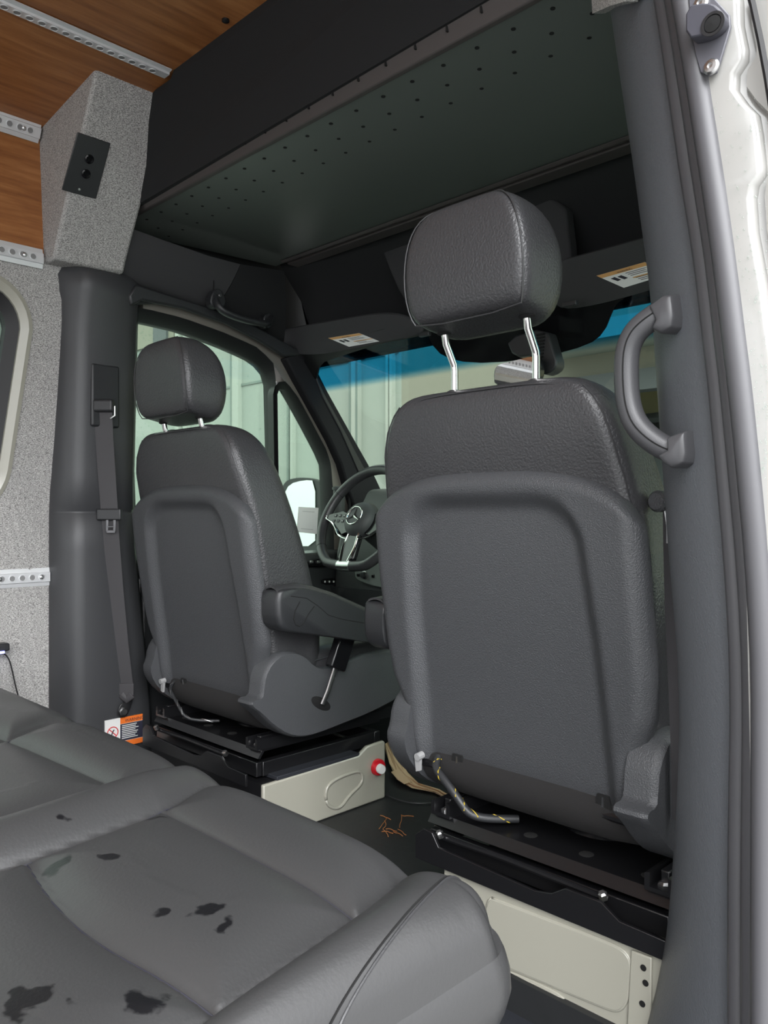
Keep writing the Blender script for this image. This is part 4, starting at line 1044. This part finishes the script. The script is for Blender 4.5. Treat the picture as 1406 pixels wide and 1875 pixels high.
# ================================================================== SUN VISORS
def visor(pts, label, lp_, y0, hinge):
    nn = V((0, 1, .5)).normalized(); d0 = nn.dot(V((0, y0, 1.34)))
    Q = lambda u, v, o=0: P(u, v, n=nn, d=d0+o)
    q = smooth_poly([Q(u, v) for u, v in pts], 2); c = sum(q, V())/len(q)
    root = thing('sun_visor', label, 'sun visor', c)
    MB().loft([[c.lerp(p, .975)-nn*.009 for p in q], [c.lerp(p, .995)-nn*.006 for p in q], [p for p in q], [c.lerp(p, .99)+nn*.006 for p in q]]).build('panel', M['headliner2'], root, smooth=60)
    a = [Q(u, v, -.0105) for u, v in lp_]
    lb = MB().prism(a, nn*.001).build('label', M['paper'], root, smooth=0)
    X = (a[1]-a[0]); Y = (a[3]-a[0])
    def pt(i, j, o=.0004): return a[0]+X*i+Y*j-nn*o
    MB().prism([pt(0, 0), pt(1, 0), pt(1, .2), pt(0, .2)], nn*.0003).build('label_header', M['orange2'], lb, smooth=0)
    MB().prism([pt(.42, .58), pt(1, .58), pt(1, .64), pt(.42, .64)], nn*.0003).build('label_band', M['orange2'], lb, smooth=0)
    for k in range(7):
        j = .27+k*.09
        if .5 < j < .6: continue
        MB().prism([pt(.45, j), pt(.93-.2*random.random(), j), pt(.93-.2*random.random(), j+.03), pt(.45, j+.03)], nn*.0003).build('text_line', M['print'], lb, smooth=0)
    for i in (.1, .24): MB().prism([pt(i, .35), pt(i+.1, .32), pt(i+.11, .55), pt(i+.02, .58)], nn*.0003).build('pictogram', M['print'], lb, smooth=0)
    text_mesh('lettering', 'WARNING', .0075, pt(.36, .17, .0), X, -Y.normalized() if False else -Y, M['print'], lb, lift=.0007)
    MB().box(P(*hinge, y=y0-.02), (.018, .006, .006)).build('hinge_clip', M['plastic_dark'], root, bevel=.002)
    return root
visor([(500, 606), (600, 588), (690, 572), (735, 574), (762, 588), (786, 610), (700, 626), (640, 640), (575, 650), (530, 645), (505, 625)],
      'dark grey sun visor with warning label, above the left end of the windscreen', [(601, 619), (657, 610), (694, 625), (639, 635)], .585, (778, 612))
visor([(1010, 480), (1080, 462), (1200, 428), (1260, 412), (1275, 500), (1205, 528), (1060, 566), (1010, 560)],
      'dark grey sun visor with warning label, behind the right pillar', [(1092, 505), (1180, 480), (1230, 500), (1142, 527)], .585, (1044, 556))
# overhead centre console (dark wedge behind the headrest)
oc = MB().prism(smooth_poly([P(u, v, y=.625) for u, v in [(690, 432), (760, 408), (900, 372), (1030, 345), (1046, 480), (1040, 560), (950, 590), (860, 600), (775, 588), (735, 545), (710, 490)]], 1), (0, .04, 0)).build('overhead_console', M['headliner2'], bevel=.008, seg=3)
tag(oc, 'dark overhead console at the centre above the windscreen, half hidden by the raised headrest', 'overhead console')
# interior mirror
rm = thing('rear_view_mirror', 'interior rear view mirror on a black ribbed mount at the windscreen', 'mirror', (.10, .6, 1.12))
fr_ = smooth_poly([P(u, v, y=.58) for u, v in [(903, 678), (912, 666), (940, 660), (978, 650), (985, 655), (988, 672), (986, 690), (978, 700), (940, 706), (904, 708)]], 1)
MB().prism(fr_, (0, .025, 0)).build('housing', M['gloss_black'], rm, bevel=.004)
MB().prism([sum(fr_, V())/len(fr_)+(p-sum(fr_, V())/len(fr_))*.93+V((0, -.001, 0)) for p in fr_], (0, -.002, 0)).build('mirror_glass', M['mirror'], rm, smooth=0)
MB().prism(smooth_poly([P(u, v, y=.62) for u, v in [(925, 620), (1000, 598), (1012, 640), (1020, 665), (1012, 680), (990, 688), (978, 650), (940, 655)]], 1), (0, .04, 0)).build('mount', M['plastic_dark'], rm, bevel=.004)
for k in range(8): MB().box(P(990-k*.5, 612+k*6, y=.617), (.012, .002, .0022)).build('vent_rib', M['void'], rm)

# ================================================================== DASHBOARD + STEERING
db = thing('dashboard', 'grey dashboard with light switch panel behind the steering wheel', 'dashboard', (0, .95, .5))
dp = [(.80, .42), (.775, .55), (.785, .66), (.80, .72), (.86, .79), (1.0, .835), (1.10, .82), (1.10, .42)]
MB().prism([(-.80, y, z) for y, z in dp], (1.6, 0, 0)).build('body', M['dash'], db, bevel=.02, seg=4)
MB().prism([(-.66, .74, .78), (-.66, .80, .875), (-.66, .98, .885), (-.66, 1.02, .83), (-.66, .80, .72)], (.40, 0, 0)).build('instrument_hood', M['dash'], db, bevel=.02, seg=4)
lpn = [(648, 1046), (652, 1032), (680, 1028), (712, 1036), (716, 1078), (690, 1076), (660, 1066), (650, 1060)]
yp = .76
pnl = MB().prism(smooth_poly([P(u, v, y=yp) for u, v in lpn], 1), (0, .03, 0)).build('switch_panel', mat('switch_panel_grey', (.15, .165, .155), .45), db, bevel=.004)
kc = P(668, 1053, y=yp-.002)
kn = MB().lathe([(.0125, 0), (.0125, .004), (.010, .006), (.009, .014), (0, .015)], kc, (0, -1, 0), 24).build('light_knob', M['plastic_dark'], pnl)
MB().lathe([(.0135, 0), (.0135, .003), (.012, .004), (.012, 0)], kc, (0, -1, 0), 24).build('knob_ring', M['steel'], pnl)
for u, v in ((656, 1053), (683, 1055), (699, 1060)): MB().box(P(u, v, y=yp-.001), (.006, .002, .005)).build('push_switch', M['gloss_black'], pnl, bevel=.001)
# lower panels + footwell
MB().bb((-.80, .765, .06), (.80, 1.10, .545)).build('lower_panel', M['plastic_dark'], db)
# vent tower by the A pillar
vt = P(621, 905, x=-.76)
MB().tube([vt+V((0, 0, -.10)), vt+V((0, 0, .015))], .020, 16).lathe([(.023, 0), (.024, .008), (.018, .012), (0, .012)], vt+V((0, 0, .015)), (0, 0, 1), 18).build('corner_vent', M['dash'], db, smooth=50)

C = P(664, 950, x=-.455); tl = math.radians(27)
U = V((0, sin(tl), cos(tl))); N = V((0, -cos(tl), sin(tl))); X = V((1, 0, 0))
swh = thing('steering_wheel', 'black leather steering wheel with silver star emblem and chrome spoke trim', 'steering wheel', C)
Rw = .168
def wp_(a, r=Rw, o=0):
    y = r*sin(a)
    if y < -.148: y = -.148-(abs(y)-.148)*.3
    return C+X*(r*cos(a))+U*y+N*o
MB().tube([wp_(2*pi*k/72) for k in range(73)], .0155, 14, up=N).build('rim', M['leather_smooth'], swh, smooth=180)
rm2 = swh.children[0]
MB().tube([wp_(math.radians(-90+d), Rw, 0) for d in lin(-9, 9, 7)], .0162, 14, up=N).build('rim_trim', M['steel'], swh, smooth=60)
for d in (150, 215, 30, -35):
    a = math.radians(d); MB().tube([wp_(a-.004), wp_(a+.004)], .0160, 14, up=N).build('rim_stitch', M['void'], rm2, smooth=60)
hub = [(.0, .034), (.03, .034), (.046, .028), (.056, .014), (.060, -.004), (.052, -.02), (0, -.02)]
MB().lathe(hub, C-U*.006, N, 36).build('airbag_cover', M['dash'], swh, smooth=60)
E0 = C+N*.0352-U*.006
em_ = MB(); em_.tube([E0+(X*cos(k*pi/20)+U*sin(k*pi/20))*.029 for k in range(41)], .0022, 8, up=N)
for k in range(3):
    a = math.radians(90+120*k); dvec = X*cos(a)+U*sin(a); per_ = X*-sin(a)+U*cos(a)
    for s in (1, -1):
        em_.add([E0+N*.004, E0+dvec*.028, E0+(X*cos(a+s*pi/3)+U*sin(a+s*pi/3))*.006, E0-N*.001], [(0, 1, 2), (1, 3, 2), (0, 2, 3), (0, 3, 1)])
em_.build('star_emblem', M['chrome'], swh, smooth=30)
MB().lathe([(.028, 0), (0, .0005)], E0-N*.001, N, 30).build('emblem_disc', M['plastic'], swh)
for s in (-1, 1):
    sp_o = [C+X*(s*a)+U*b+N*.008 for a, b in ((.04, .010), (.09, .024), (.150, .012), (.156, -.006), (.12, -.016), (.085, -.040), (.06, -.058), (.035, -.050))]
    spk = MB().prism(sp_o, -N*.016).build('spoke', M['gloss_black'], swh, bevel=.003)
    tr_ = smooth_poly([C+X*(s*a)+U*b+N*.010 for a, b in ((.155, .004), (.155, -.004), (.125, -.014), (.095, -.034), (.070, -.060), (.045, -.068), (.02, -.072))], 2, False)
    MB().tube(tr_, .0028, 8).build('spoke_trim', M['chrome'], spk)
    for k in range(6):
        MB().box(C+X*(s*(.075+.02*(k % 3)))+U*(.006-.018*(k//3))+N*.0088, (.0055, .0045, .0012), (X, U, N)).build('button', mat('wheel_button', (.03, .03, .03), .3) if k == 0 and s < 0 else M['plastic'], spk, bevel=.001)
        if k < 4: MB().box(C+X*(s*(.075+.02*(k % 3)))+U*(.006-.018*(k//3))+N*.0102, (.0016, .0012, .0003), (X, U, N)).build('button_symbol', M['white'], spk)
MB().prism([C+X*a+U*b+N*.012 for a, b in ((-.024, -.045), (.024, -.045), (.034, -.135), (.012, -.150), (-.012, -.150), (-.034, -.135))], -N*.018).build('lower_spoke', M['gloss_black'], swh, bevel=.005)
for s in (-1, 1): MB().tube([C+X*(s*.022)+U*-.055+N*.014, C+X*(s*.026)+U*-.10+N*.014, C+X*(s*.016)+U*-.145+N*.013], .003, 8).build('lower_spoke_trim', M['chrome'], swh)
clm = MB().tube([C-N*.02, C-N*.14, C-N*.22-U*.02], [.045, .055, .06], 18).build('column_shroud', M['dash'], swh, smooth=60)
for s in (-1, 1):
    MB().tube([C-N*.045, C-N*.045+X*(s*.10)-U*.02, C-N*.035+X*(s*.14)-U*.03], [.010, .008, .009], 10).build('stalk', M['gloss_black'], clm, smooth=60)

# ================================================================== OUTSIDE
# wing mirror
mc = P(556, 940, x=-1.06)
wm = thing('wing_mirror', 'black wing mirror wet with rain outside the driver window', 'mirror', (mc.x, mc.y, mc.z-.15))
hp_ = smooth_poly([P(u, v, y=mc.y) for u, v in [(514, 900), (522, 880), (545, 874), (575, 876), (592, 888), (596, 920), (594, 985), (588, 1006), (560, 1012), (526, 1010), (514, 990)]], 2)
cm = sum(hp_, V())/len(hp_)
MB().loft([hp_, [p+V((0, .02, 0)) for p in hp_], [cm.lerp(p, .85)+V((0, .07, 0)) for p in hp_], [cm.lerp(p, .4)+V((0, .10, 0)) for p in hp_]]).build('housing', M['plastic_dark'], wm, smooth=60)
mg = smooth_poly([P(u, v, y=mc.y-.004) for u, v in [(520, 905), (530, 886), (556, 879), (577, 880), (577, 960), (577, 1000), (528, 1000), (519, 985)]], 1)
mo = MB().prism(mg, (0, .003, 0)).build('mirror_glass', M['mirror'], wm, smooth=0)
MB().bb((mc.x+.05, mc.y+.02, mc.z-.14), (-.88, mc.y+.05, mc.z-.11)).bb((mc.x+.05, mc.y+.02, mc.z+.02), (-.88, mc.y+.05, mc.z+.05)).build('arm', M['plastic_dark'], wm, bevel=.004)
# paper card on quarter window
cp_ = [PS(u, v, -.012) for u, v in [(547, 928), (583, 930), (580, 978), (543, 974)]]
pcd = thing('paper_card', 'small white printed card stuck inside the quarter window in front of the mirror', 'card', sum(cp_, V())/4)
MB().prism(cp_, (-.0015, 0, 0)).build('sheet', M['paper'], pcd, smooth=0)
for f in (.16, .84):
    a = cp_[0].lerp(cp_[3], f); b = cp_[1].lerp(cp_[2], f); MB().prism([a.lerp(b, .2)+V((.0004, 0, 0)), a.lerp(b, .8)+V((.0004, 0, 0)), a.lerp(b, .8)+V((.0004, 0, -.0012)), a.lerp(b, .2)+V((.0004, 0, -.0012))], (-.0003, 0, 0)).build('text_line', mat('grey_print', (.3, .3, .3), .7), pcd, smooth=0)

# facade in front of the van
YB = 4.0
fc = thing('workshop_building', 'pale green-grey workshop building with panelled doors in front of the van', 'building', (-3, YB, -.6))
def FX(u): return P(u, 900, y=YB).x
def FZ(u, v): return P(u, v, y=YB).z
xr = FX(735)
MB().bb((-14, YB, -.6), (xr, YB+.3, 6)).build('wall', M['wallext'], fc, smooth=0)
tm = MB()
for u, w_ in ((655, .10), (715, .03), (722, .03), (437, .12), (540, .03), (330, .08), (345, .08)):
    x = FX(u); tm.bb((x-w_/2, YB-.05, -.6), (x+w_/2, YB, 6))
tm.build('pilaster', M['wallext2'], fc, smooth=0)
gv = MB()
for u in (660, 430, 648, 534): x = FX(u); gv.bb((x-.012, YB-.056, -.6), (x+.012, YB-.001, 6))
for (u, v, u2) in ((470, 700, 430), (640, 662, 600), (700, 650, 655)):
    z = FZ(u, v); x0, x1 = FX(u2-40), FX(u+30); gv.bb((x0, YB-.012, z-.012), (x1, YB-.001, z+.012))
z_ = FZ(260, 740); gv.bb((FX(236), YB-.012, z_-.02), (FX(330), YB-.001, z_+.02))
gv.build('panel_joint', mat('facade_joint', (.10, .12, .11), .6), fc, smooth=0)
MB().bb((FX(236), YB-.03, FZ(260, 640)), (FX(322), YB-.001, FZ(260, 560))).build('upper_cladding', M['beige'], fc, smooth=0)
MB().bb((FX(288), YB-.06, FZ(300, 642)), (FX(312), YB-.03, FZ(300, 560))).build('dark_window', M['darkext'], fc, smooth=0)
# open bay to the right: header, soffit, bright back wall
zh = FZ(1130, 690)
MB().bb((xr, YB, zh), (4, YB+.3, 6)).build('bay_header', M['beige'], fc, smooth=0)
MB().bb((xr, YB, -.6), (FX(1045), YB+.3, zh)).build('bay_side_wall', M['beige'], fc, smooth=0)
MB().bb((FX(1040), YB-.08, zh-.12), (4, YB+.05, zh+.02)).build('bay_beam', M['darkext'], fc, smooth=0)
MB().bb((FX(1000), YB-.45, zh+.18), (4, YB, zh+.30)).build('canopy', M['wallext'], fc, smooth=0)
MB().bb((-4.5, YB+.3, zh+.5), (4, YB+1.8, zh+.6)).build('bay_ceiling', M['beige'], fc, smooth=0)
MB().bb((-4.5, YB+1.8, -.6), (4, YB+1.9, 3)).build('bay_back_wall', M['yellowwall'], fc, smooth=0)
MB().bb((FX(1045), YB-1, -.62), (4, YB+1.8, -.58)).build('bay_floor', M['ground'], fc, smooth=0)
# vehicle parked in the bay
cx_ = -1.72
pv = MB().prism([(cx_-.3, YB+.9, .45), (cx_-.3, YB+.9, 1.25), (cx_-.2, YB+.9, 1.58), (cx_+.9, YB+.9, 1.62), (cx_+.9, YB+.9, .45)], (0, .5, 0)).build('parked_vehicle', M['darkext'], bevel=.05)
pv.location.z += 0
MB().bb((cx_-.1, YB+.88, 1.25), (cx_+.7, YB+.9, 1.50)).build('vehicle_window', M['gloss_black'], pv)
for k in (0, .8): MB().lathe([(.33, 0), (.33, .2), (.2, .22), (0, .22)], (cx_+k, YB+1.12, -.27), (0, -1, 0), 24).build('wheel', M['rubber_dark'], pv)
MB().bb((cx_-.3, YB+.9, -.2), (cx_+.9, YB+1.4, .45)).build('vehicle_sill', M['darkext'], pv)
tag(pv, 'dark vehicle parked inside the open workshop bay beyond the windscreen', 'vehicle')
# low shrub by the mirror
sh_ = MB()
for k in range(140):
    c = V((random.uniform(-5.2, -3.8), random.uniform(3.3, 3.7), random.uniform(-.6, .45)))
    a = V((random.gauss(0, 1), random.gauss(0, 1), random.gauss(0, 1))).normalized(); b = a.orthogonal().normalized(); r = .06
    sh_.add([c-a*r, c+b*r*.4, c+a*r, c-b*r*.4, c+a.cross(b)*r*.2], [(0, 1, 4), (1, 2, 4), (2, 3, 4), (3, 0, 4), (0, 3, 2, 1)])
tag(sh_.build('shrub', M['leaf'], smooth=0), 'low green and brown shrub growing along the foot of the building', 'shrub')

# rain on the driver window
dm = MB()
def inpoly(u, v):
    return 240 < u < 490 and v > 592+(u-240)*.30
for k in range(520):
    if random.random() < .75: u = random.choice([262, 270, 278, 284, 300, 308, 252, 320])+random.gauss(0, 3)
    else: u = random.uniform(240, 490)
    v = random.uniform(592, 900)
    if not inpoly(u, v): continue
    c = PS(u, v, -.024-.0005); r = random.uniform(.0012, .0034)
    dm.lathe([(r, 0), (r*.8, r*.45), (r*.4, r*.7), (0, r*.75)], c, (-1, 0, .1), 7)
for k in range(160):
    u = random.uniform(512, 592); v = random.uniform(730, 1000)
    if v < 730+(u-512)*1.4: continue
    c = PS(u, v, -.0245); r = random.uniform(.0008, .002); dm.lathe([(r, 0), (r*.8, r*.45), (0, r*.7)], c, (-1, 0, .1), 6)
tag(dm.build('rain_streaks', M['drop']), 'rain drops and streaks on the driver door window', 'water', kind='stuff')

# charger plugged in at the left edge
cg = thing('charger_plug', 'black plug with blue light and thin cable beside the bench on the fabric wall', 'charger', P(0, 1200, x=-.85))
MB().box(P(0, 1185, x=-.845), (.016, .019, .010)).build('plug', M['plastic_dark'], cg, bevel=.004)
MB().box(P(0, 1194, x=-.835), (.010, .008, .003)).build('blue_light', M['led'], cg)
MB().tube(smooth_poly([P(u, v, x=-.848) for u, v in [(6, 1195), (16, 1205), (22, 1225), (28, 1255), (35, 1280), (36, 1300)]], 2, False), .0018, 8).build('cord', M['rubber_dark'], cg)

# passenger door (its glass lets daylight in)
d2 = struct(MB().bb((.86, .13, -.04), (.93, .99, .645)).build('door_2', M['plastic_dark'], bevel=.01))
MB().prism([(.86, .12, .645), (.86, .78, .645), (.84, .62, 1.28), (.82, .12, 1.34)], (.004, 0, 0)).build('pane', M['glass'], d2, smooth=0)
MB().tube([(.86, .12, .645), (.83, .12, 1.35), (.84, .62, 1.30), (.87, 1.0, .66)], .02, 8).build('window_frame', M['rubber_dark'], d2)
